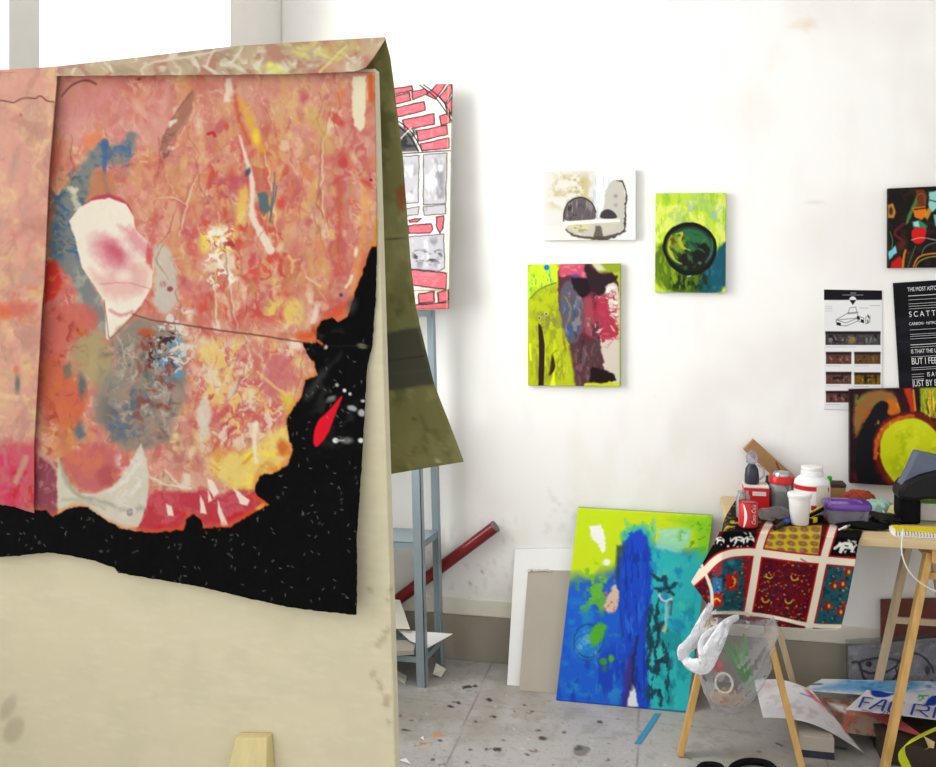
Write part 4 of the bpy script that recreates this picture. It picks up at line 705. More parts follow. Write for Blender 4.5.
    for k in range(520):
        x, y = r.uniform(0, 372), r.uniform(330, 612); t = r.uniform(0, 3.14)
        a.line([(x, y), (x + 2.4 * math.cos(t), y + 2.4 * math.sin(t))], .7, (150, 150, 140), .7 if _inside(x, y, BLACK) else 0, .4)
    L([(320, 346), (376, 346)], .8, (60, 58, 56), .6, .5)
    return a
def _inside(x, y, p):
    c = False; j = len(p) - 1
    for i in range(len(p)):
        if (p[i][1] > y) != (p[j][1] > y) and x < (p[j][0] - p[i][0]) * (y - p[i][1]) / (p[j][1] - p[i][1]) + p[i][0]: c = not c
        j = i
    return c
s_, t_ = np.meshgrid(np.linspace(0, 1, 430), np.linspace(0, 1, 560)); UL = -22
u0 = UL + s_ * (372 - UL)
bot = np.interp(u0, [-22, 0, 20, 36, 52, 70, 100, 120, 124, 180, 206, 262, 300, 340, 372], [557, 557, 556, 554, 552.5, 555, 561, 568, 573, 582, 586, 599, 607, 612, 615]) + 1.2 * (fbm(u0 / 4, 0 * u0, 8) - .5)
V_ = 72 + t_ * (bot - 72)
rt = np.interp(V_, [70, 240, 300, 345, 370, 420, 460, 500, 540, 575, 615], [374.5, 377, 375.5, 372, 366.5, 364, 362, 359, 356.5, 356.8, 356.5]) + 1.1 * (fbm(V_ / 5, 0 * V_, 9) - .5)
U_ = UL + s_ * (rt - UL)
off = .006 + .010 * (fbm(U_ / 50, V_ / 70, 12) - .35) + .004 * (fbm(U_ / 16, V_ / 24, 14) - .5) + .018 * t_ ** 3 + .022 * np.clip((t_ - .5) * 2, 0, 1) * s_ ** 6
off = np.maximum(off, .004)
P_ = np_at_y(U_, V_, BOARD - off)
fp = sheet('front_sheet', P_, art_drape(U_, V_).out(), M['cloth'], drape, .0016)
# left overlapping strip
def art_strip(U, V):
    a = Art(U, V, (224, 160, 138))
    def N(col, sx, sy, lo, hi, al=1., seed=0, box=None): return a.noise(col, sx * 1.3, sy * 1.2, lo - .08, hi + .08, al * .9, seed, box, 3, 0, 1.6)
    N((222, 150, 134), 20, 40, .45, .7, .7, 1); N((236, 192, 140), 14, 26, .5, .7, .8, 3); N((218, 120, 100), 16, 18, .52, .7, .7, 5, (-20, 210, 60, 330)); N((226, 110, 80), 14, 9, .52, .7, .8, 7, (-20, 280, 46, 330)); N((222, 190, 120), 8, 14, .5, .7, .7, 9, (-20, 240, 60, 440)); N((240, 200, 150), 24, 5, .5, .7, .7, 11, (-20, 380, 60, 440)); N((190, 150, 130), 8, 14, .56, .7, .6, 13)
    a.line([(-20, 101), (0, 100), (10, 102), (14, 103), (20, 99), (27, 97.5), (36, 99), (39, 95.5), (43, 97), (46, 101), (54, 102)], 1.3, (110, 58, 50), .95, .6); a.ell(17.5, 384, 2.6, 9, (110, 116, 100), .9, 1.4); a.ell(16, 370, 3, 4, (226, 110, 80), .7, 1.6); a.ell(21, 115, 1.2, 1.2, (150, 60, 50), .9, .6); a.ell(14, 165, 3, 14, (160, 140, 130), .5, 3, .2); a.poly([(-20, 298), (4, 304), (36, 300), (38, 312), (10, 318), (-20, 312)], (222, 100, 84), .7, 3, 3); a.ell(5, 313, 7, 6, (232, 110, 60), .7, 3)
    a.poly([(-30, 443), (40, 440), (40, 520), (-30, 520)], (216, 84, 96), .92, 6, 4); a.noise((228, 56, 104), 8, 14, .42, .64, .85, 15, (-22, 446, 34, 512)); a.noise((214, 40, 44), 8, 12, .46, .66, .85, 17, (6, 466, 40, 516)); a.line([(26, 458), (16, 482)], [6, 5], (206, 160, 130), .85, 1.6, 1); a.noise((196, 132, 118), 14, 20, .45, .7, .6, 41, None, 3, 0, 1.4); g = s_grey(a.c); a.c = (a.c * .9 + g * .1) * .95; return a
s_, t_ = np.meshgrid(np.linspace(0, 1, 90), np.linspace(0, 1, 380)); V0 = 66 + t_ * (508 - 66)
ed = np.interp(V0, [66, 170, 280, 300, 395, 440, 508], [58, 49, 44, 42, 36.5, 34, 34]); U_ = -22 + s_ * (ed + 22); topv = np.interp(U_, [-22, 0, 58], [72.5, 70, 66.5]); V_ = topv + t_ * (504 + .28 * np.clip(U_, -20, 40) + 4 * (fbm(U_ / 8, 0 * U_, 4) - .5) - topv)
P_ = np_at_y(U_, V_, BOARD - (.020 + .006 * (fbm(U_ / 30, V_ / 30, 21) - .5) + .004 * t_ + .005 * s_ - .018 * np.clip(1 - t_ * 14, 0, 1) ** 2))
so = sheet('side_strip', P_, art_strip(U_, V_).out(), M['cloth'], drape, .0014); so['label'] = 'pale peach strip folded over the left edge'
# top fold
def art_fold(U, V):
    a = Art(U, V, (190, 168, 138))
    def N(col, sx, sy, lo, hi, al=1., seed=0, box=None): return a.noise(col, sx * 1.3, sy * 1.4, lo - .04, hi + .06, al, seed, box, 3, .6, 1.5)
    N((160, 140, 118), 30, 6, .45, .65, .8, 1, (40, 40, 240, 80)); N((222, 212, 190), 8, 7, .55, .7, .9, 3); N((180, 120, 104), 14, 9, .52, .68, .85, 5); N((226, 226, 110), 18, 12, .46, .64, .9, 7, (250, 34, 372, 78)); N((160, 166, 110), 14, 9, .5, .66, .8, 9, (210, 38, 310, 78)); N((178, 126, 106), 10, 10, .52, .66, .8, 11, (196, 40, 300, 64)); N((206, 160, 130), 12, 6, .5, .66, .8, 13, (320, 36, 388, 78)); N((214, 214, 190), 20, 3, .5, .65, .8, 15, (200, 62, 262, 76))
    a.line([(140, 70), (150, 62), (200, 55), (230, 47)], [1, 2.5, 2.5, 1.5], (222, 206, 186), .8, 1, 1); a.line([(206, 66), (210, 56), (214, 50)], 2.5, (226, 216, 196), .8, 1, 1); a.line([(232, 62), (238, 54), (242, 47)], 2.5, (226, 216, 196), .8, 1, 1); a.line([(320, 72), (336, 56), (346, 46)], 2, (224, 222, 140), .8, 1, 1); return a
s_, t_ = np.meshgrid(np.linspace(0, 1, 240), np.linspace(0, 1, 40))
u0 = 55 + s_ * (385 - 55); top = np.interp(u0, [55, 140, 228, 300, 350, 385], [66.5, 57, 46.5, 42, 39, 37]); bt = np.interp(u0, [55, 120, 300, 356, 366, 374, 380, 385], [76, 75.5, 74, 71.5, 67, 57, 48, 40]) + 1.0 * (fbm(u0 / 7, 0 * u0, 3) - .5)
V_ = bt + t_ * (top - bt); P_ = np_at_y(u0, V_, BOARD); yy = -.026 + .05 * np.clip(t_, 0, 1) ** 2 + .006 * (fbm(u0 / 25, V_ / 12, 6) - .5)
P_ = np_at_y(u0, V_, BOARD + yy)
topfold = sheet('top_fold', P_[::-1], art_fold(u0, V_).out()[::-1], M['cloth'], drape, .0014); topfold['label'] = 'yellow green fold along the top of the board'
# back flap
def art_back(U, V):
    a = Art(U, V, (128, 126, 78)); N = a.noise
    N((104, 104, 62), 16, 30, .45, .65, .8, 2); N((150, 146, 96), 10, 18, .53, .7, .7, 4); a.poly([(370, 205), (384, 204), (412, 200), (412, 240), (384, 300), (370, 300)], (160, 160, 110), .5, 4, 2); a.line([(380, 241), (412, 236)], 1, (70, 68, 44), .8, .6); a.poly([(396, 190), (404, 182), (408, 200), (400, 216)], (150, 84, 50), .8, 1.4, 1)
    a.poly([(370, 336), (420, 327), (436, 384), (370, 394)], (80, 78, 66), .96, 1.4, 1.2); a.line([(385, 362), (426, 356)], 1.2, (58, 56, 48), .8, .8); a.line([(386, 374), (430, 369)], 1, (104, 100, 84), .7, .8); N((140, 134, 88), 24, 20, .45, .7, .7, 8, (384, 394, 466, 476)); a.ell(413, 420, 1.4, 2, (60, 58, 40), .8, .7); a.line([(411, 456), (422, 438)], .8, (84, 80, 54), .7, .6); a.line([(436, 459), (438, 462)], 2, (206, 202, 180), .8, .6); return a
t1 = np.linspace(0, 1, 220)[:, None]; s1 = np.linspace(0, 1, 130)[None, :]; vv = 37 + t1 * (463 - 37)
rr = np.interp(vv, [37, 57, 95, 156, 237, 264, 306, 325, 355, 382, 463], [385, 390, 395, 402, 408, 410, 415, 419, 426, 432.5, 462])
yr = BOARD + .035 + .03 * np.sqrt(np.clip(t1 * 8, 0, 1)) + .22 * t1 ** 1.6
R_ = np_at_y(rr + 0 * vv, vv, 1.0); a_ = (rr - 468) / FPX; tt = yr / (a_ * SA + CA)
PR = np.stack([(a_ * CA - SA) * tt, yr, EYE + (HOR - vv) / FPX * tt], -1)
PL = np.stack([np.full_like(t1, BL_ + .12), BOARD + .05 + .03 * t1, PR[..., 2] * .97 + .02 + 0 * t1], -1)
PL[..., 2] = np.minimum(PR[..., 2] - .17 * t1, 1.96)
P_ = PL * (1 - s1[..., None]) + PR * s1[..., None]; P_[..., 1] += .012 * (fbm(s1 * 5 + 0 * t1, t1 * 6 + 0 * s1, 7) - .5) * s1 + .02 * np.sin(s1 * 7) * t1
U_, V_ = to_px(P_[..., 0], P_[..., 1], P_[..., 2])
bf = sheet('back_flap', P_, art_back(U_, V_).out(), M['cloth'], drape, .0014); bf['label'] = 'dull olive back flap hanging behind the board'

# ================================================================== TRESTLE TABLE
TX0, TX1, TY0, TY1 = .205, 1.75, 3.135, 3.703
table = tag(MB().box(TX0, TY0, TOP - .026, TX1, TY1, TOP).build('table_top', M['ply'], bevel=.002), 'plywood table top laid over two wooden trestles', 'table top')
table.name = 'plywood_worktop'
def trestle(xc, hw, xr, hr, label):
    t = thing('trestle', (xc, 3.35, 0), label, 'trestle', 'trestles under the worktop')
    zt_ = TOP - .028
    for y, c, h, yt in ((3.08, xc, hw, 3.185), (3.56, xr, hr, 3.53)):
        for s in (-1, 1):
            MB().bar((c + s * h, y, .002), (c + s * .026, yt, zt_ - .02), .022, .038, (0, 1, 0)).build('leg', M['wood'] if y < 3.3 else M['litpine'], t, bevel=.002)
        za = .355 if y > 3.3 else .62; k = h * (1 - za / (zt_ - .02)) + .026 * za / zt_
        yb = y + (yt - y) * za / zt_ + (.014 if y < 3.3 else -.014)
        MB().bar((c - k, yb, za), (c + k, yb, za), .012, .022, (0, 0, 1)).build('crossbar', M['wood'] if y < 3.3 else M['litpine'], t)
    MB().box(xc - .025, 3.145, zt_ - .045, xc + .025, 3.58, zt_).build('beam', M['wood'], t, bevel=.002)
    return t
trestle(.233, .192, .275, .205, 'wooden trestle under the left end of the table, behind the plastic bag')
trestle(.855, .186, .89, .155, 'wooden trestle under the right part of the table, behind the yellow strip')

# patchwork cloth over the left end
def art_quilt(U, V):
    a = Art(U, V, (96, 16, 22)); P, L, N = a.poly, a.line, a.noise
    r = random.Random(9)
    N((60, 16, 40), 3, 3, .5, .65, .8, 2)
    for k in range(300):
        x, y = r.uniform(690, 845), r.uniform(556, 630); a.ell(x, y, r.uniform(.5, 1.2), r.uniform(.5, 1), r.choice([(190, 30, 30), (40, 50, 90), (170, 130, 40), (130, 20, 30), (40, 90, 90)]), .85, .4)
    for x, y in ((769, 576), (794, 578), (765, 600), (788, 601)): L([(x - 3, y - 2), (x - 2, y + 2), (x + 2, y + 2.4), (x + 4, y)], 1.5, (190, 160, 50), .9, .5)
    # teal patches left and right
    for q in ([(712, 572), (724, 556), (751, 557), (748, 612), (708, 612)], [(828, 566), (856, 566), (842, 628), (812, 624)]):
        P(q, (30, 84, 94), 1, .6); N((20, 56, 70), 4, 4, .5, .65, .8, 5, (min(p[0] for p in q), 555, max(p[0] for p in q), 628))
    P([(713, 578), (722, 578), (722, 598), (712, 598)], (40, 110, 170), .9, 1); P([(726, 574), (738, 574), (738, 590), (726, 590)], (164, 26, 28), 1, .5); P([(712, 594), (722, 592), (722, 606), (712, 608)], (164, 26, 28), 1, .5); P([(743, 556), (751, 556), (748, 612), (744, 612)], (130, 26, 30), .9, 1); P([(712, 566), (722, 562), (722, 574), (714, 576)], (150, 40, 50), .9, 1)
    L([(733, 577), (736, 581), (733, 586)], 1.8, (206, 190, 50), .9, .5); L([(714, 600), (717, 598), (720, 601)], 1.8, (214, 190, 50), .9, .5); a.ell(731, 562, 4, 3, (60, 130, 150), .7, 1.5); a.ell(733, 600, 6, 7, (24, 70, 76), .7, 2)
    for k in range(420):
        x, y = r.uniform(700, 858), r.uniform(553, 626)
        if 752 < x < 822 or x < 752 or x > 812: a.ell(x, y, r.uniform(.5, 1.5), r.uniform(.5, 1.2), r.choice([(200, 40, 30), (30, 40, 90), (190, 160, 50), (150, 24, 30), (50, 110, 100), (60, 14, 20), (206, 100, 40)]), .8, .5)
    for x, y in ((848, 572), (834, 586), (842, 584), (846, 606), (828, 606), (840, 612)): a.ell(x, y, 4, 4.5, (150, 30, 26), .85, 1, 0, 1.5); a.ell(x + 1, y, 1.4, 2, (210, 180, 50), .9, .6)
    # black horse bands
    P([(715, 495), (775, 495), (765, 527), (715, 527)], (34, 30, 30), .95, 1.5, 2); N((110, 104, 60), 5, 2, .5, .66, .8, 19, (718, 497, 775, 528))
    for q in ([(712, 545), (730, 526), (758, 523), (752, 549), (728, 552), (706, 566), (700, 562)], [(832, 526), (862, 522), (859, 556), (828, 557)]):
        P(q, (14, 12, 14), 1, .6, sm=False)
    N((190, 180, 40), 6, 1.6, .5, .64, .95, 11, (722, 518, 762, 531)); N((170, 176, 60), 6, 1.6, .48, .64, .95, 12, (834, 520, 864, 532))
    for k in range(46):
        x, y = r.choice([(r.uniform(712, 756), r.uniform(533, 548)), (r.uniform(838, 858), r.uniform(540, 555))]); a.ell(x, y, r.uniform(.6, 1.8), r.uniform(.5, 1.2), (226, 226, 216), .9, .5, r.uniform(0, 3), .6)
    for x, y, s in ((720, 540, .8), (739, 540, 1), (750, 539, .8), (846, 547, 1.4)):
        P([(x - 5 * s, y - 3 * s), (x + 4 * s, y - 4 * s), (x + 6 * s, y + 1), (x + 5 * s, y + 5 * s), (x + 3 * s, y + 1 * s), (x - 2 * s, y + 1 * s), (x - 3 * s, y + 5 * s), (x - 5 * s, y + 4 * s), (x - 4 * s, y)], (232, 232, 224), .95, .5, .8, 2); L([(x - 4 * s, y - 2 * s), (x - 8 * s, y + 1 * s)], 2 * s, (232, 232, 224), .95, .5); L([(x - 1, y - 1.4), (x + 2, y - 1)], 1.2, (18, 16, 18), .9, .4)
    # yellow dotted block
    P([(766, 527), (822, 525), (818, 555), (763, 551)], (198, 176, 36), 1, .5)
    for i in range(5):
        for j in range(4):
            a.ell(770 + i * 11.5 + (j % 2) * 1.5 - j * .8, 529.5 + j * 7, 4.4, 2.6, (132, 84, 74), .9, .8, .2, .8); a.ell(770 + i * 11.5 - j * .8, 529.5 + j * 7, 1.5, 1, (170, 120, 110), .8, .6)
    W, R = (232, 222, 200), (176, 20, 28)
    hb = [(690, 584), (704, 572), (716, 559), (727, 554), (740, 552), (756, 552), (790, 557), (822, 560), (858, 563)]; b1 = [(769, 524), (764, 532), (758, 552), (754, 580), (748, 613)]; b2 = [(834, 524), (829, 540), (823, 561), (817, 592), (809, 628)]; dg = [(690, 566), (700, 574), (712, 578), (714, 572)]
    for p in (hb, b1, b2): L(p, 10.5, R, 1, .4)
    L([(707, 590), (709, 606)], 0.8, (110, 90, 70), .5)
    for p in (b1, b2): L(p, 7.2, W, 1, .4)
    L(hb, 7.2, W, 1, .4); L([(700, 562), (706, 575), (712, 590), (712, 606)], 3.2, W, .95, .5); L([(700, 571), (692, 582)], 6, W, 1, .5)
    L([(706, 613), (740, 612.5), (775, 617), (810, 626), (845, 627)], [3, 3.6, 3.6, 4, 5], W, 1, .5); L([(842, 540), (858, 563), (850, 590), (841, 627)], .1, W, 0)
    L([(801, 559), (806, 562)], 1.6, (120, 110, 100), .8, .6); return a
t1 = np.linspace(0, 1, 220)[:, None]; s1 = np.linspace(0, 1, 280)[None, :]; vv = 499 + t1 * (624 - 499) + 0 * s1
Lc = np.interp(vv, [499, 507, 521, 533, 543, 564, 582, 594, 607, 613, 624], [736.5, 731, 723, 719, 714, 702, 691, 700, 709, 711, 716]); Rc = np.interp(vv, [499, 532, 541, 568, 597, 624], [868, 862.5, 859, 854, 848, 841])
U_ = Lc + s1 * (Rc - Lc); V_ = vv + 4.5 * t1 ** 3 * np.clip((U_ - 740) / 70, 0, 1)
edge = at_y(0, 0, 1)  # placeholder
Pz = np_at_z(U_, np.minimum(V_, 545), TOP + .0025); Pz[..., 0] = np.clip(Pz[..., 0], -9, 9)
hang = 3.116 - .028 * np.clip((V_ - 540) / 80, 0, 1) + .012 * np.sin(U_ / 13.0) * np.clip((V_ - 545) / 60, 0, 1) + .10 * np.clip((722 - U_) / 32, 0, 1) ** 1.2
a_ = (U_ - 468) / FPX; b_ = (HOR - V_) / FPX; tt = hang / (a_ * SA + CA)
Ph = np.stack([(a_ * CA - SA) * tt, hang, EYE + b_ * tt], -1)
over = (Pz[..., 1] < TY0 - .012) | (Ph[..., 2] < TOP - .006)
K = np.clip((TY0 + .004 - Pz[..., 1]) / .02, 0, 1)[..., None]; K = np.where(Pz[..., 1:2] > TY0 + .004, 0, K)
P_ = Pz * (1 - K) + Ph * K
ex = np.clip((TX0 - P_[..., 0]) / .03, 0, 1) * (1 - K[..., 0]); P_[..., 2] -= ex * np.clip(TX0 - P_[..., 0], 0, 1) * 1.2
cl = sheet('patchwork_cloth', P_, art_quilt(U_, V_).out(), M['quilt'], None, .0014, (0, .75, -.65)); tag(cl, 'red, black and yellow patchwork cloth hanging over the left end of the table', 'cloth')
# under hem: folded pale edge
hm = MB(); pts = [at_y(x, y, 3.108) for x, y in ((712, 615), (722, 621), (750, 622), (786, 626), (812, 629), (838, 629))]
hm.tube(pts, [.004, .005, .005, .005, .005, .004], 8); hm.build('hem', M['trimw'], cl, True)

# ================================================================== THINGS ON THE TABLE
zT = TOP + .0045; zB = TOP + .0008
def base(px, py, z=zT): return at_z(px, py, z)
# drinks can
c = base(748, 527); can = thing('drinks_can', c, 'opened red drinks can with white script at the left end of the table', 'can')
rr_ = .0315
MB().lathe([(.026, 0), (rr_, .006), (rr_, .083), (rr_ - .001, .085)], c, 36).build('can_body', M['red'], can, True)
MB().lathe([(.030, .0835), (.0305, .087), (.029, .087), (.0285, .070), (.003, .070)], c, 30).build('can_rim', M['ink'], can, True)
def wrapc(ang0, z0, vert):
    def f(x, y):
        A, Z = (ang0 + y / rr_, z0 + x) if vert else (ang0 + x / rr_, z0 + y)
        R = rr_ + .0004; return (c[0] + R * math.cos(A), c[1] + R * math.sin(A), c[2] + Z)
    return f
th = math.atan2(-c[1], -c[0])
text('Coca-Cola', .0225, (0, 0, 0), (1, 0, 0), (0, 1, 0), M['white_text'], 'lettering', can, .4, .68, wrap=lambda x, y: wrapc(th + .30, .014, True)(x, -y + .018))
m = MB(); v = []
for k in range(15):
    z = .004 + k * .0055; w = .0015 + .0032 * math.sin(k / 14 * math.pi); o_ = -.45 + .22 * math.sin(k / 14 * 3.1)
    v += [wrapc(th + o_ + (i - 3) / 3 * w / rr_, z, False)(0, 0) for i in range(7)]
m.add(v, [(7 * k + i, 7 * k + i + 1, 7 * k + i + 8, 7 * k + i + 7) for k in range(14) for i in range(6)]).build('swoosh', M['white_text'], can)
# small glass jar behind the can
c = base(743, 518); j = thing('glass_jar', c, 'small clear glass jar just behind the red drinks can', 'jar')
MB().lathe([(.020, 0), (.024, .005), (.024, .075), (.019, .085), (.019, .095), (.017, .095), (.017, .085), (.021, .075), (.021, .008), (.001, .006)], c, 24).build('jar_body', M['glass'], j, True)
# red box with cream top and dark figure-like flask
x0, y0, _ = base(744, 511, zB); x1, _, _ = base(769, 511, zB)
rb = thing('red_box', ((x0 + x1) / 2, y0 + .04, zB), 'red box with a cream top behind the drinks can', 'box')
MB().box(x0, y0, zB, x1, y0 + .085, zB + .085).build('box_body', M['red'], rb, bevel=.002); MB().box(x0 + .001, y0 + .001, zB + .085, x1 - .001, y0 + .084, zB + .094).build('box_lid', M['trimw'], rb, bevel=.002)
MB().box(x0 + .03, y0 - .0012, zB + .058, x1 - .012, y0, zB + .073).build('paper_label', M['pages'], rb)
c = ((x0 + x1) / 2 - .014, y0 + .04, zB + .095); f_ = thing('ink_flask', c, 'dark flask with a clear grey top standing on the red box', 'bottle')
MB().lathe([(.022, 0), (.026, .004), (.026, .03), (.023, .055), (.013, .072)], c, 24).build('flask_body', M['ink'], f_, True)
MB().lathe([(.013, .071), (.02, .078), (.022, .10), (.014, .116), (.004, .124)], c, 24).build('flask_cap', M['clearp'], f_, True)
MB().tube([(c[0] + .024, c[1] - .006, c[2] + .015), (c[0] + .042, c[1] - .008, c[2] + .03), (c[0] + .042, c[1] - .008, c[2] + .06), (c[0] + .02, c[1] - .006, c[2] + .07)], .004, 8).build('handle', M['clearp'], f_, True)
# leaning wooden plank
a = Vector(at_y(748, 444, 3.672)); d = (Vector(at_y(787, 479, 3.672)) - a).normalized(); d.y = 0; d.normalize(); L_ = (a.z - zB - .028) / -d.z
tag(MB().bar(a, a + d * L_, .056, .03, (0, 1, 0)).build('wood_offcut', M['card_brown'], bevel=.002), 'brown block of wood tilted against the wall behind the glass jar', 'wood')
tag(MB().bar(Vector(at_y(776, 462, 3.60)), Vector(at_y(792, 500, 3.60)), .006, .02, (0, 1, 0)).build('wood_sliver', M['brown']), 'thin dark brown stick leaning beside the tilted wood block', 'stick')
# big jar with red lid
c = base(781.5, 510, zB); j = thing('lidded_jar', c, 'clear jar with a red lid between the red box and the white canister', 'jar')
MB().lathe([(.040, 0), (.046, .006), (.046, .085), (.040, .104), (.038, .104), (.043, .085), (.043, .010), (.001, .008)], c, 30).build('jar_body', M['glass'], j, True)
MB().lathe([(.044, .100), (.046, .102), (.046, .124), (.043, .128), (.030, .128), (.030, .127)], c, 30).build('lid', M['red'], j, True)
MB().lathe([(.031, .1275), (.031, .136), (.026, .142), (.002, .143)], c, 26).build('lid_top', M['tin'], j, True)
MB().lathe([(.040, .009), (.041, .012), (.041, .06), (.002, .066)], c, 26).build('contents', M['crink'], j, True)
c = base(769, 509, zB); c = (c[0], c[1] + .03, c[2]); b_ = thing('dark_bottle', c, 'narrow dark blue bottle squeezed between red box and lidded jar', 'bottle')
MB().lathe([(.014, 0), (.016, .004), (.016, .085), (.009, .10), (.009, .118), (.002, .12)], c, 20).build('bottle_body', M['ink'], b_, True)
# white canister
c = base(812, 514.5, zB); cn = thing('white_canister', c, 'large white plastic canister with a red banded label', 'canister')
MB().lathe([(.056, 0), (.061, .006), (.062, .02), (.062, .112), (.058, .127), (.044, .139), (.036, .142)], c, 36).build('canister_body', M['whitep'], cn, True)
MB().lathe([(.037, .141), (.039, .143), (.039, .156), (.036, .158), (.036, .164), (.038, .166), (.037, .174), (.002, .176)], c, 32).build('screw_cap', M['whitep'], cn, True)
th0 = math.atan2(-c[1], -c[0]); t1 = np.linspace(0, 1, 50)[:, None]; s1 = np.linspace(0, 1, 110)[None, :]
A_ = th0 - 1.35 + s1 * 2.5 + 0 * t1; Zl = .116 - t1 * .092 + 0 * s1; P_ = np.stack([c[0] + .0628 * np.cos(A_), c[1] + .0628 * np.sin(A_), c[2] + Zl], -1)
a = Art(s1 * 100 + 0 * t1, t1 * 40 + 0 * s1, (246, 246, 246)); a.poly([(-1, 2), (64, 2), (64, 9), (-1, 9)], (206, 26, 34), 1, .5); a.poly([(64, -1), (101, -1), (101, 41), (64, 41)], (238, 228, 206), 1, .5).poly([(52, 31), (64, 31), (64, 38), (52, 38)], (214, 30, 38), 1, .5).poly([(94, 4), (101, 4), (101, 10), (94, 10)], (206, 40, 60), 1, .5).line([(64, 0), (64, 40)], .8, (206, 190, 170))
for k in range(6): a.line([(8, 14 + 3 * k), (40 + 3 * (k % 3), 14 + 3 * k)], .7, (214, 210, 216), .8, .4)
sheet('paper_label', P_, a.out(), M['label'], cn)
# white tub in front
c = base(799.5, 524); tu = thing('white_tub', c, 'white plastic tub with a flat lid in front of the canister', 'tub')
MB().lathe([(.028, 0), (.030, .004), (.036, .092)], c, 32).build('tub_body', M['whitep'], tu, True); MB().lathe([(.038, .091), (.039, .093), (.040, .104), (.037, .108), (.002, .1085)], c, 32).build('lid', M['whitep'], tu, True)
# crumpled clear bag beside the can
def crumple(name, c, rx, ry, rz, mat, seed, label, cat, amp=.35, nu=28, nv=16, floor=True):
    v = []; f = []
    for i in range(nv + 1):
        ph = math.pi * i / nv
        for k in range(nu):
            thh = 2 * math.pi * k / nu; d = Vector((math.sin(ph) * math.cos(thh), math.sin(ph) * math.sin(thh), math.cos(ph)))
            n = float(fbm(np.array([d.x * 2.2 + 5 + d.z]), np.array([d.y * 2.2 + 9 - d.z * 1.3]), seed, 4)[0]) - .5; s = 1 + amp * 2.2 * n
            p = Vector((c[0] + d.x * rx * s, c[1] + d.y * ry * s, c[2] + rz + d.z * rz * s))
            if floor: p.z = max(p.z, c[2] + .0008)
            v.append(p)
    f = [(i * nu + k, (i + 1) * nu + k, (i + 1) * nu + (k + 1) % nu, i * nu + (k + 1) % nu) for i in range(nv) for k in range(nu)]
    return tag(MB().add(v, f).build(name, mat, None, True), label, cat)
crumple('crinkled_wrapper', base(774, 522), .052, .035, .026, M['crink'], 5, 'grey crinkled plastic wrapper between the drinks can and the white tub', 'wrapper', .5)
# marker, cutter
a = Vector(base(775, 531)) + Vector((0, 0, .009)); b = Vector(base(789, 523)) + Vector((0, 0, .011)); mk = thing('marker', a, 'short black marker with a blue cap on the yellow patch of the cloth', 'marker')
MB().tube([a, a.lerp(b, .62)], [.0075, .0085], 14).build('marker_body', M['blackp'], mk, True); MB().tube([a.lerp(b, .6), a.lerp(b, .98), b], [.0095, .0105, .007], 14).build('marker_cap', M['blue'], mk, True)
a = Vector(base(802.5, 525.5)) + Vector((0, 0, .010)); b = Vector(base(822, 521)) + Vector((0, 0, .012)); cu = thing('utility_knife', a, 'yellow and black utility knife lying in front of the canister', 'knife')
dd = b - a; MB().bar(a, a.lerp(b, .22), .018, .016).bar(a.lerp(b, .45), a.lerp(b, .66), .019, .018).build('yellow_grip', M['yellow'], cu, bevel=.003); MB().bar(a.lerp(b, .22), a.lerp(b, .45), .016, .014).bar(a.lerp(b, .66), b, .017, .02).build('black_grip', M['blackp'], cu, bevel=.003)
a = Vector(base(809, 523)) + Vector((0, 0, .026)); b = Vector(base(823, 518)) + Vector((0, 0, .034)); m = MB().bar(a, b, .014, .012)
m2 = thing('spare_handle', a, 'yellow striped handle resting on the utility knife', 'handle'); m.build('grip', M['blackp'], m2, bevel=.002); up = Vector((0, 0, .0075)); MB().bar(a + up, b + up, .005, .004).build('stripe', M['yellow'], m2)
# food container with purple lid
c = base(850, 527); c = (c[0], c[1] + .062, c[2]); fc = thing('food_container', c, 'clear plastic food container with a purple lid', 'container')
MB().lathe([(.062, 0), (.066, .004), (.071, .056), (.069, .056), (.064, .006), (.001, .005)], c, 40, power=4, sy=.72).build('container_body', M['clearp'], fc, True)
MB().lathe([(.076, .052), (.078, .056), (.078, .068), (.074, .074), (.050, .075), (.046, .070), (.002, .070)], c, 40, power=4, sy=.74).build('lid', M['purple'], fc, True)
# wooden box and green lighter behind
x0, y0, _ = base(827, 506, zB); x1, _, _ = base(845, 506, zB); z1 = zB + .105
wb = thing('wooden_box', ((x0 + x1) / 2, y0 + .04, zB), 'small brown wooden box behind the purple lidded container', 'box')
MB().box(x0, y0, zB, x1, y0 + .07, zB + .07).build('box_body', M['card_brown'], wb, bevel=.002); MB().box(x0 - .002, y0 - .002, zB + .072, x1 + .002, y0 + .072, zB + .085).build('box_lid', M['darkcard'], wb, bevel=.002)
tag(MB().lathe([(.008, 0), (.009, .002), (.009, .022), (.004, .026)], (x0 + .012, y0 + .02, zB + .0855), 14).build('green_lighter', M['greenp'], None, True), 'bright green lighter on the small wooden box', 'lighter')
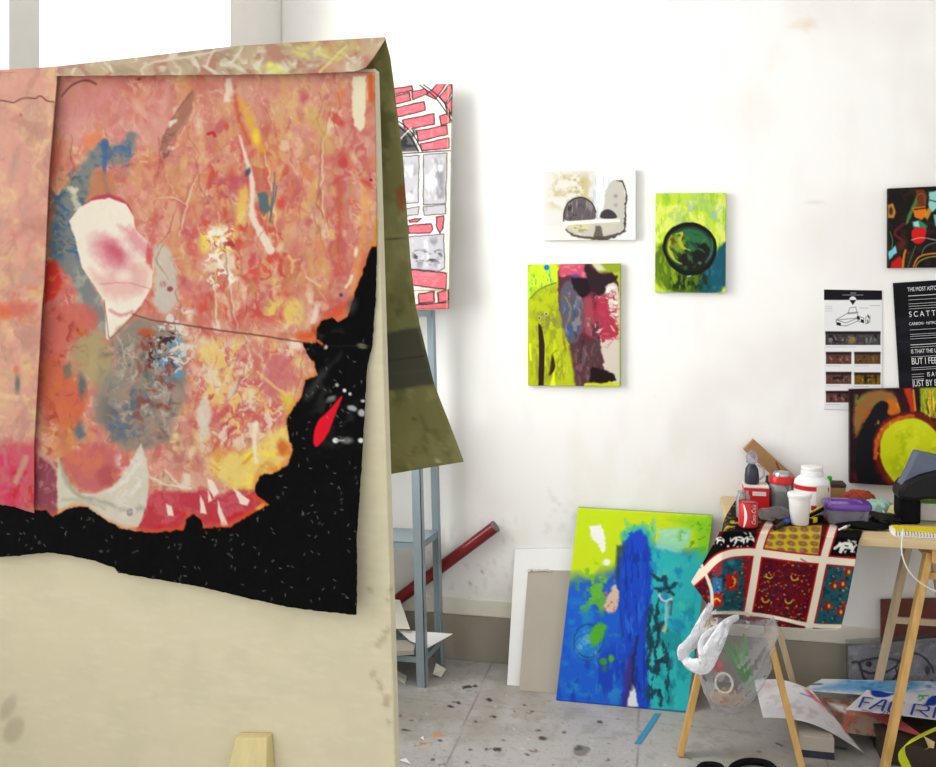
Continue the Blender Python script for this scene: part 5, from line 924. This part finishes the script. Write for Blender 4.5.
# cloths and papers behind
crumple('rust_cloth', at_y(857, 497, 3.56)[:2] + (zB,), .055, .04, .035, M['rust'], 12, 'crumpled rust red cloth behind the purple lidded container', 'cloth', .5)
crumple('mint_cloth', (at_y(876, 505, 3.50)[0], 3.50, zB), .045, .04, .026, M['mint'], 17, 'crumpled pale mint cloth right of the purple lidded container', 'cloth', .6)
P_ = [Vector((at_y(884, 512, 3.40)[0], 3.40, zB + .012)), Vector((at_y(898, 513, 3.40)[0], 3.40, zB + .012)), Vector(at_y(898, 502, 3.46)), Vector(at_y(890, 506, 3.46))]
loose('paper_sheet', P_, M['palewood'], 'cream paper corner sticking up beside the black bag', 'paper')
crumple('black_glove', (base(864, 529)[0], base(864, 529)[1] + .01, zB), .075, .02, .012, M['black'], 22, 'crumpled dark grey glove lying in front of the purple lidded container', 'glove', .5)
crumple('black_cloth', (base(882, 524)[0], base(882, 524)[1] + .03, zB), .06, .05, .016, M['blackp'], 25, 'crumpled black cloth between the glove and the spiral notebook', 'cloth', .5)
a = Vector(base(839, 531.5)) + Vector((0, 0, .006)); b = Vector(base(853, 527.5)) + Vector((0, 0, .012)); ps = thing('silver_pen', a, 'silver pen with a white tip lying on the cloth edge before the glove', 'pen')
MB().tube([a, a.lerp(b, .5)], [.003, .005], 10).build('pen_tip', M['whitep'], ps, True); MB().tube([a.lerp(b, .5), b + (b - a) * 1.4], .005, 10).build('pen_body', M['tin'], ps, True)
# black bag with slate flap
bx0, bx1 = at_y(900, 500, 3.38)[0], at_y(985, 500, 3.38)[0]
bag = thing('black_bag', ((bx0 + bx1) / 2, 3.4, zB), 'black bag with a slate grey flap standing in front of the yellow canvas', 'bag')
def slab(px, Y0, Y1): 
    f = [at_y(x, y, Y0) for x, y in px]; n = len(f); b = [(p[0], Y1, p[2]) for p in f]
    return MB().add(f + b, [tuple(range(n - 1, -1, -1)), tuple(range(n, 2 * n))] + [(i, (i + 1) % n, n + (i + 1) % n, n + i) for i in range(n)])
by0 = 3.36
zz = HOR + (EYE - zB) / (by0 / ray(908, 0)[1]) * FPX
slab([(898.5, zz), (899, 505), (899.5, 492), (921, 496), (921, zz)], by0, by0 + .08).build('bag_base', M['black'], bag, bevel=.008)
slab([(899, 500), (899.5, 489), (906, 482), (920, 475), (940, 470), (985, 464), (985, 500), (960, 502), (930, 500), (915, 502)], by0 - .02, by0 + .09).build('bag_body', M['blackp'], bag, bevel=.014)
slab([(899, 489), (909, 471), (917, 453), (919, 452), (940, 456.5), (985, 462), (985, 480), (940, 472), (918, 480), (908, 483)], by0 - .004, by0 + .06).build('bag_flap', M['slate'], bag, bevel=.004)
# books and notebook
x0, y0, _ = base(921, 521, zB); bk = thing('white_book', (x0, y0, zB), 'thick pale book lying to the right of the black bag', 'book')
MB().box(x0, y0, zB + .003, x0 + .22, y0 + .15, zB + .062).build('pages', M['pages'], bk); MB().box(x0 - .002, y0 - .002, zB + .062, x0 + .222, y0 + .152, zB + .067).box(x0 - .002, y0 - .002, zB, x0 + .222, y0 + .152, zB + .003).build('cover', M['green'], bk)
x0, y0, _ = base(894.5, 536.5, zB); nb = thing('spiral_notebook', (x0, y0, zB), 'white spiral notebook with yellow cover at the table edge', 'notebook')
MB().box(x0, y0, zB, x0 + .21, y0 + .085, zB + .015).build('pages', M['whiteboard'], nb); MB().box(x0 + .008, y0 + .012, zB + .0152, x0 + .21, y0 + .085, zB + .019).build('cover', M['yellow'], nb, bevel=.001)
for k in range(22):
    m = MB(); x = x0 + .006 + k * .0092; m.tube([(x, y0 + .004 + .006 * math.cos(t), zB + .0095 + .0075 * math.sin(t)) for t in np.linspace(-2.6, 2.6, 9) + math.pi], .0009, 6); m.build('spiral_ring', M['ink'], nb)
# cables
p = [Vector(q) for q in (at_y(904, 524, 3.20), at_y(903, 531, 3.125), at_y(901.5, 548, 3.112), at_y(904, 561, 3.11), at_y(911, 574, 3.11), at_y(922, 584, 3.115), at_y(936, 591, 3.12), at_y(960, 594, 3.13))]
p[0].z = zB + .0215; 
pp = [p[0]]
for i in range(len(p) - 1):
    for k in range(1, 7):
        t_ = k / 6; p0, p1, p2, p3 = p[max(i - 1, 0)], p[i], p[i + 1], p[min(i + 2, len(p) - 1)]
        pp.append(.5 * ((2 * p1) + (p2 - p0) * t_ + (2 * p0 - 5 * p1 + 4 * p2 - p3) * t_ ** 2 + (3 * p1 - p0 - 3 * p2 + p3) * t_ ** 3))
tag(MB().tube(pp, .0024, 8).build('white_cable', M['cable'], None, True), 'thin white cable hanging down over the front edge of the table', 'cable')
p = [Vector(base(x, y)) + Vector((0, 0, z)) for x, y, z in ((880, 511, .02), (884, 517, .015), (889, 521, .006), (894, 523, .004), (897, 521, .008))]
ch = tag(MB().tube(p, .0035, 8).tube([p[-1], p[-1] + Vector((.012, -.004, .002))], .007, 8).build('charger_lead', M['cable'], None, True), 'short white lead with a plug lying left of the spiral notebook', 'cable')

# ================================================================== PLASTIC BAG HANGING ON THE TABLE CORNER
cz = at_y(733, 660, 2.985); pb = thing('carrier_bag', (cz[0], cz[1], .2), 'thin white carrier bag of scraps hanging from the left table corner', 'bag')
rows = [(615, 738, 30, .05), (622, 738, 35, .07), (635, 736, 36, .08), (652, 734, 35, .09), (668, 732, 33, .09), (684, 730, 29, .08), (697, 728, 23, .065), (707, 727, 16, .04), (713, 726, 4, .01)]
v = []; nu = 72
for y, xm, hw, dp in [tuple(np.interp(t, np.linspace(0, 1, 9), [r[k] for r in rows]) for k in range(4)) for t in np.linspace(0, 1, 50)]:
    c0 = Vector(at_y(xm, y, 2.985)); w = hw / FPX * 2.95
    for k in range(nu):
        A = 2 * math.pi * k / nu; n = 1.5 * (float(fbm(np.array([math.cos(A) * 2.6 + y / 22]), np.array([math.sin(A) * 2.6 + y / 40 + 7]), 9, 5)[0]) - .5)
        v.append((c0.x + math.cos(A) * w * (1 + .3 * n), c0.y + math.sin(A) * dp * (1 + .5 * n), c0.z + .02 * n))
f = [(i * nu + k, i * nu + (k + 1) % nu, (i + 1) * nu + (k + 1) % nu, (i + 1) * nu + k) for i in range(49) for k in range(nu)]
MB().add(v, f).build('bag_body', M['bag'], pb, True)
# opaque gathered rim and the handle loops: crumpled flattened bands
def ribbon(pts, w, n=8):
    P = [Vector(p) for p in pts]; Q = []
    for i in range(len(P) - 1):
        for k in range(n):
            t = k / n; a0, a1, a2, a3 = P[max(i - 1, 0)], P[i], P[i + 1], P[min(i + 2, len(P) - 1)]
            Q.append(.5 * ((2 * a1) + (a2 - a0) * t + (2 * a0 - 5 * a1 + 4 * a2 - a3) * t * t + (3 * a1 - a0 - 3 * a2 + a3) * t ** 3))
    return Q + [P[-1]]
def band(name, px, widths, seed, parent, mat='bagw', n=18):
    Q = ribbon([at_y(x, y, Y) for x, y, Y in px], 0, 10); W = np.interp(np.linspace(0, 1, len(Q)), np.linspace(0, 1, len(widths)), widths); v = []
    for i, q in enumerate(Q):
        d = (Q[min(i + 1, len(Q) - 1)] - Q[max(i - 1, 0)]).normalized(); s_ = d.cross(Vector((0, 1, 0))).normalized(); o_ = s_.cross(d)
        for k in range(n):
            A = 2 * math.pi * k / n; nn = float(fbm(np.array([math.cos(A) * 1.5 + 3 + i * .02]), np.array([math.sin(A) * 1.5 + i * .05 + 5]), seed, 4)[0]) - .5
            v.append(q + s_ * math.cos(A) * W[i] * (.95 + .9 * nn) + o_ * math.sin(A) * W[i] * (.4 + .7 * nn))
    m = len(Q); f = [(i * n + k, i * n + (k + 1) % n, (i + 1) * n + (k + 1) % n, (i + 1) * n + k) for i in range(m - 1) for k in range(n)] + [tuple(range(n - 1, -1, -1)), tuple(range((m - 1) * n, m * n))]
    return MB().add(v, f).build(name, M[mat], parent, True)
band('bag_rim', [(738, 617, 3.0), (726, 624, 2.94), (716, 640, 2.91), (708, 656, 2.90), (702, 666, 2.90), (690, 664, 2.92), (683, 656, 2.94)], [.010, .018, .024, .026, .026, .018, .012], 7, pb)
band('handle', [(683, 660, 2.935), (684, 650, 2.935), (692, 641, 2.95), (698, 629, 2.98), (704, 618, 3.02), (711, 605, 3.085)], [.016, .020, .019, .017, .016, .012], 11, pb)
band('handle', [(706, 664, 2.895), (702, 654, 2.90), (701, 644, 2.915), (708, 634, 2.93), (722, 627, 2.94)], [.014, .012, .010, .012, .014], 13, pb)
# contents
def blade(p, label):
    P = [Vector(at_y(x, y, Y)) for x, y, Y in p]; Q = ribbon(P, 0); n = len(Q); v = []
    for i, q in enumerate(Q):
        w = .009 * math.sin(math.pi * (i + .6) / (n + .2)) + .001; d = (Q[min(i + 1, n - 1)] - Q[max(i - 1, 0)]).normalized(); s = d.cross(Vector((0, 1, 0))).normalized()
        v += [q - s * w, q + Vector((0, -.002, 0)), q + s * w, q + Vector((0, .002, 0))]
    f = [(4 * i + k, 4 * i + (k + 1) % 4, 4 * i + 4 + (k + 1) % 4, 4 * i + 4 + k) for i in range(n - 1) for k in range(4)] + [(3, 2, 1, 0), (4 * n - 4, 4 * n - 3, 4 * n - 2, 4 * n - 1)]
    return tag(MB().add(v, f).build('green_leaf', M['green'], None), label, 'leaf')
blade([(722, 638, 2.95), (735, 662, 2.935), (751, 693, 2.945)], 'longest green leaf in the middle of the carrier bag')
blade([(735, 642, 2.95), (742, 666, 2.935), (750, 688, 2.945)], 'short green leaf crossing the longest one in the carrier bag')
blade([(744, 634, 2.955), (746, 660, 2.94), (752, 684, 2.95)], 'thin green leaf at the right side of the carrier bag')
crumple('coral_wrapper', tuple(Vector(at_y(716, 672, 2.975))), .022, .02, .022, M['coral'], 31, 'coral red wrapper showing through the carrier bag', 'wrapper', .5, floor=False)
cc = Vector(at_y(724, 683, 2.945)); tag(MB().tube([cc + Vector((.026 * math.cos(t), .012 * math.sin(t), .026 * math.sin(t))) for t in np.linspace(0, 2 * math.pi, 30)], .0035, 8).build('plastic_ring', M['trimw'], None, True), 'pale plastic ring at the bottom of the carrier bag', 'ring')
crumple('cardboard_wrapper', tuple(Vector(at_y(729, 706, 2.985))), .05, .035, .026, M['card_brown'], 33, 'crumpled brown wrapper at the bottom of the carrier bag', 'wrapper', .5, floor=False)

# ================================================================== UNDER THE TABLE
p = [at_y(x, y, Y) for x, y, Y in ((881, 648, 3.66), (975, 654, 3.66), (975, 598, 3.685), (881, 600, 3.685))]
d = Vector((0, .012, 0)); bxs = at_y(881, 600, 3.6)[0]
tag(MB().hexa([(p[0][0], 3.655, .002), (p[1][0], 3.655, .002), (p[1][0], 3.667, .002), (p[0][0], 3.667, .002), p[3], p[2], Vector(p[2]) + d, Vector(p[3]) + d]).build('dark_board', M['brown']), 'dark brown board leaning on the wall under the right end of the table', 'board')
# clear bag with a black line drawing
def art_plastic(U, V):
    a = Art(U, V, (190, 188, 194)); a.noise((222, 222, 230), 7, 5, .55, .7, .8, 3); a.noise((150, 144, 134), 12, 9, .5, .7, .7, 5); K = (22, 20, 26)
    a.line([(852, 661), (862, 659), (876, 656), (894, 657), (900, 660)], 1.6, K, .9, .6, 1); a.line([(859, 661), (862, 672), (868, 680), (880, 684), (892, 680), (900, 668), (906, 656)], 2.4, K, .9, .8, 1); a.line([(862, 668), (872, 671), (886, 670), (898, 664)], 2, K, .8, .7, 1); a.ell(869, 662, 3, 2.6, K, .9, .7); a.ell(881, 662, 3, 2.6, K, .9, .7)
    a.line([(898, 676), (896, 664), (902, 655), (912, 651), (922, 653), (930, 660), (934, 670)], 1.8, K, .9, .6, 1); a.line([(904, 668), (910, 660), (908, 654)], 1.4, K, .8, .5); a.line([(900, 680), (912, 684), (924, 682), (932, 678)], 3, K, .9, 1, 1); a.ell(928, 668, 2.4, 4, K, .8, .8); a.noise((176, 160, 40), 5, 5, .58, .7, .8, 9, (890, 672, 940, 690)); a.ell(902, 673, 4, 1.4, (140, 50, 70), .7, 1); return a
q = [(848, 646), (975, 634), (975, 694), (849, 690)]
o_ = panel('line_drawing', q, [at_y(848, 646, 3.648), at_y(975, 634, 3.648), at_y(975, 698, 3.63), at_y(849, 694, 3.63)], art_plastic, M['paper'], .003, .8, wob=.012)
tag(o_, 'grey sheet with black brush lines under the table, in front of the brown board', 'drawing')
m = lerp_grid([at_y(845, 639, 3.632), at_y(975, 628, 3.632), at_y(975, 698, 3.612), at_y(846, 696, 3.612)], 60, 36); m[..., 1] -= .02 * fbm(np.linspace(0, 9, 60)[None, :] + 0 * m[..., 0], np.linspace(0, 6, 36)[:, None] + 0 * m[..., 0], 6)
o_ = sheet('plastic_sleeve', m, np.ones(m.shape) * .5, M['wrap'], None, .0008); tag(o_, 'crinkled clear plastic sleeve over the grey brush drawing', 'plastic')
# cartons that carry the pile
x0, y0, _ = at_z(800, 757, 0); x1, _, _ = at_z(833, 757, 0); lb = thing('low_carton', (x0, y0, 0), 'low grey carton with a dark foot strip under the curling white sheet', 'carton')
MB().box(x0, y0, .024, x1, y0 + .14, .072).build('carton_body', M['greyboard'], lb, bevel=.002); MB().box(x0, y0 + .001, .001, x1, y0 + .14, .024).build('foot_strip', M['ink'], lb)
x0, _, _ = at_z(872, 762, 0); tag(MB().box(x0 + .03, 3.16, .001, x0 + .42, 3.42, .070).build('brown_carton', M['darkcard'], bevel=.003), 'brown carton on the floor under the printed white sheet', 'carton')
def curl(name, px, zs, paint, mat, label, bend=0, cat='paper', th=.001, n=60):
    wc = [at_z(x, y, z) for (x, y), z in zip(px, zs)]
    UV = lerp_grid(px, n, n); P = lerp_grid(wc, n, n); s, t = np.meshgrid(np.linspace(0, 1, n), np.linspace(0, 1, n)); P[..., 2] += bend * np.sin(s * math.pi) * (.5 + .5 * t) + .004 * (fbm(s * 4, t * 4, 3) - .5)
    P[..., 2] = np.maximum(P[..., 2], .004)
    return tag(sheet(name, P, paint(UV[..., 0], UV[..., 1]).out(), mat, None, th, (0, 0, -1)), label, cat)
def art_curl(U, V):
    a = Art(U, V, (232, 230, 236)); a.noise((206, 196, 200), 8, 6, .5, .7, .7, 3); a.ell(770, 690, 8, 5, (206, 180, 180), .6, 4); a.poly([(805, 690), (814, 697), (826, 706), (838, 716), (848, 728), (840, 722), (824, 708), (808, 698)], (196, 70, 60), .9, 2, 2); a.line([(802, 700), (812, 701)], 2, (90, 130, 200), .8, 1); a.poly([(836, 712), (852, 724), (862, 752), (850, 738)], (186, 150, 124), .8, 2); return a
curl('paper_sheet', [(754, 680), (812, 690), (864, 753), (763, 717)], (.125, .14, .012, .118), art_curl, M['paper'], 'big white sheet with red streaks curling off the low carton', .035)
def art_bl(U, V):
    a = Art(U, V, (226, 230, 240)); a.poly([(818, 688), (850, 680), (900, 680), (930, 684), (900, 696), (850, 690), (812, 690)], (96, 166, 220), .9, 3, 2); a.noise((60, 130, 206), 9, 3, .5, .7, .8, 5, (830, 678, 940, 694)); a.noise((150, 206, 220), 7, 3, .5, .66, .8, 7, (880, 676, 950, 694)); a.line([(802, 687), (812, 684), (822, 684)], 1.4, (40, 40, 60), .8, .6, 1); return a
curl('paper_sheet', [(822, 679), (985, 682), (985, 704), (800, 690)], (.125, .125, .125, .128), art_bl, M['paper'], 'white sheet washed with sky blue paint lying behind the printed sheet')
def art_scrap(U, V):
    a = Art(U, V, (150, 130, 116)); a.noise((120, 80, 66), 8, 6, .48, .66, .9, 3); a.poly([(828, 702), (852, 708), (856, 716), (840, 712)], (226, 226, 226), .9, 1.5, 1); a.noise((190, 100, 80), 6, 5, .55, .7, .8, 5); return a
curl('paper_sheet', [(822, 698), (900, 704), (905, 742), (846, 732)], (.105, .11, .035, .06), art_scrap, M['paper'], 'brown stained sheet between the curling white sheet and the printed sheet')
def art_fab(U, V):
    a = Art(U, V, (232, 232, 240)); B = (24, 62, 168)
    a.poly([(870, 690), (872, 688), (890, 694), (899, 692), (886, 698), (872, 697)], B, 1, .6); a.line([(884, 687), (898, 692)], 1.6, (60, 110, 200), .9, .6)
    a.noise((70, 170, 90), 4, 3, .46, .6, .95, 6, (914, 692, 936, 703)); a.poly([(924, 706), (930, 698), (940, 692), (944, 700), (936, 706)], B, 1, .6); a.line([(862, 710), (872, 712)], 1, (60, 60, 70), .5, .5); return a
q = [(867, 690), (985, 700), (985, 726), (846, 709)]; zs_ = (.137, .137, .132, .132)
sh_ = curl('printed_sheet', q, zs_, art_fab, M['paper'], 'white sheet with big blue letters lying on top of the floor pile', 0)
T0 = Vector(at_z(859, 708.5, .1365)); T1 = Vector(at_z(934, 719, .1365)); xd = (T1 - T0).normalized(); yd = Vector((0, 0, 1)).cross(xd).normalized()
ydir = (Vector(at_z(864, 698, .1365)) - T0); hgt = ydir.length; ydir.normalize()
mstroke = MB(); W_ = (T1 - T0).length
def gl(x, y): return T0 + xd * W_ * x + ydir * hgt * y + Vector((0, 0, .0035))
for p in ([(0, 0), (0, 1), (.13, 1)], [(0, .55), (.11, .55)], [(.14, 0), (.27, 1), (.31, 1), (.31, 0)], [(.19, .4), (.31, .4)], [(.56, 1), (.42, 1), (.39, .8), (.39, .1), (.42, 0), (.56, 0)], [(.70, 0), (.70, 1), (.86, 1), (.9, .85), (.9, .6), (.86, .5), (.74, .5)], [(.78, .5), (.92, 0)], [(.99, 0), (.99, 1)]):
    for k in range(len(p) - 1): mstroke.bar(gl(*p[k]), gl(*p[k + 1]), .0075, .0006, (0, 0, 1))
mstroke.build('lettering', M['blue_text'], sh_)
o0 = Vector(at_z(880, 714.5, .1365)) + Vector((0, 0, .003)); text('200 -', .034, o0, xd, ydir, M['dark_text'], 'small_print', sh_)
o0 = Vector(at_z(914, 719, .1365)) + Vector((0, 0, .003)); text('- - - -', .02, o0, xd, ydir, M['dark_text'], 'small_print', sh_)
loose('coral_paper', [at_z(868, 713, .09), at_z(896, 717, .09), at_z(926, 738, .085), at_z(890, 727, .085)], M['coral'], 'coral red paper poking out under the printed sheet', 'paper', bend=.005)
loose('paper_scrap', [at_z(924, 736, .095), at_z(935, 742, .09), at_z(932, 757, .04), at_z(922, 752, .05), at_z(929, 748, .08)], M['palewood'], 'torn cream scrap inside the curve of the lime strip', 'paper')
# lime strip
p = [Vector(at_z(x, y, z)) for x, y, z in ((975, 716, .14), (940, 727, .13), (918, 737, .12), (904, 746, .115), (902, 756, .09), (908, 768, .04), (914, 782, .004))]
Q = ribbon(p, 0); v = []; w = Vector((.03, .05, .0))
for i, q in enumerate(Q):
    k = .6 + .5 * math.sin(i / (len(Q) - 1) * math.pi); v += [q - w * .5 * k, q + w * .5 * k, q + w * .5 * k - Vector((0, 0, .002)), q - w * .5 * k - Vector((0, 0, .002))]
n = len(Q); f = [(4 * i + k, 4 * i + (k + 1) % 4, 4 * i + 4 + (k + 1) % 4, 4 * i + 4 + k) for i in range(n - 1) for k in range(4)] + [(3, 2, 1, 0), (4 * n - 4, 4 * n - 3, 4 * n - 2, 4 * n - 1)]
tag(MB().add(v, f).build('lime_strip', M['lime'], None, True), 'curved lime yellow card strip on the floor at the right trestle foot', 'card')
# blue tape and black things on the floor
q = [at_z(655, 713, .001), at_z(661, 714, .001), at_z(641, 744, .001), at_z(634, 744, .001)]
m = MB(); m.add([q[3], q[2], q[1], q[0]] + [(p[0], p[1], .0018) for p in (q[3], q[2], q[1], q[0])], [(0, 3, 2, 1), (4, 5, 6, 7), (0, 1, 5, 4), (1, 2, 6, 5), (2, 3, 7, 6), (3, 0, 4, 7)])
tag(m.build('blue_tape', M['tape']), 'strip of blue tape stuck on the floor before the blue canvas', 'tape')
def loop(px, label, r=.011):
    P = [Vector(at_z(x, y, .012)) for x, y in px]
    return tag(MB().tube(ribbon(P, 0), r, 10).build('black_strap', M['black'], None, True), label, 'strap')
loop([(730, 772), (734, 766), (744, 762), (756, 761.5), (768, 764), (776, 770)], 'long black strap arching on the floor between the left trestle legs')
loop([(698, 772), (702, 766), (712, 765), (720, 767), (724, 772)], 'short black strap on the floor beside the left trestle foot')

# ================================================================== LIGHT AND CAMERA
w = bpy.data.worlds.new('overcast_sky'); SC.world = w; w.use_nodes = True; nt = w.node_tree
bg = nt.nodes['Background']; bg.inputs['Color'].default_value = (.97, .985, 1, 1); bg.inputs['Strength'].default_value = 1.0
def area(name, loc, rot, sx, sy, power, col=(1, 1, 1)):
    l = bpy.data.lights.new(name, 'AREA'); l.shape = 'RECTANGLE'; l.size, l.size_y, l.energy, l.color = sx, sy, power, col
    o = bpy.data.objects.new(name, l); C.objects.link(o); o.location = loc; o.rotation_euler = rot; return o
for k, (a, b) in enumerate(WINS):
    area('daylight_window', (LEFT - t - .25, (a + b) / 2, (SILL + HEAD) / 2 + .1), (0, math.radians(-90), 0), HEAD - SILL + .2, b - a + .2, (48, 5, 10)[k], (1, .99, .96))  # last lamp is added fill, shining through the unseen added window
cam = bpy.data.cameras.new('camera'); co = bpy.data.objects.new('camera', cam); C.objects.link(co)
co.location = (0, 0, EYE); co.rotation_euler = (math.radians(90), 0, YAW)
cam.sensor_fit = 'HORIZONTAL'; cam.sensor_width = 36; cam.lens = 36 * FPX / 936; cam.shift_y = -(383.5 - HOR) / 936
cam.clip_start = .02; SC.camera = co
SC.view_settings.view_transform = 'Standard'; SC.view_settings.look = 'None'; SC.view_settings.gamma = 1; SC.view_settings.use_curve_mapping = False
SC.view_settings.exposure = .64
SC.cycles.use_denoising = True
SC.cycles.max_bounces = 10; SC.cycles.transparent_max_bounces = 16
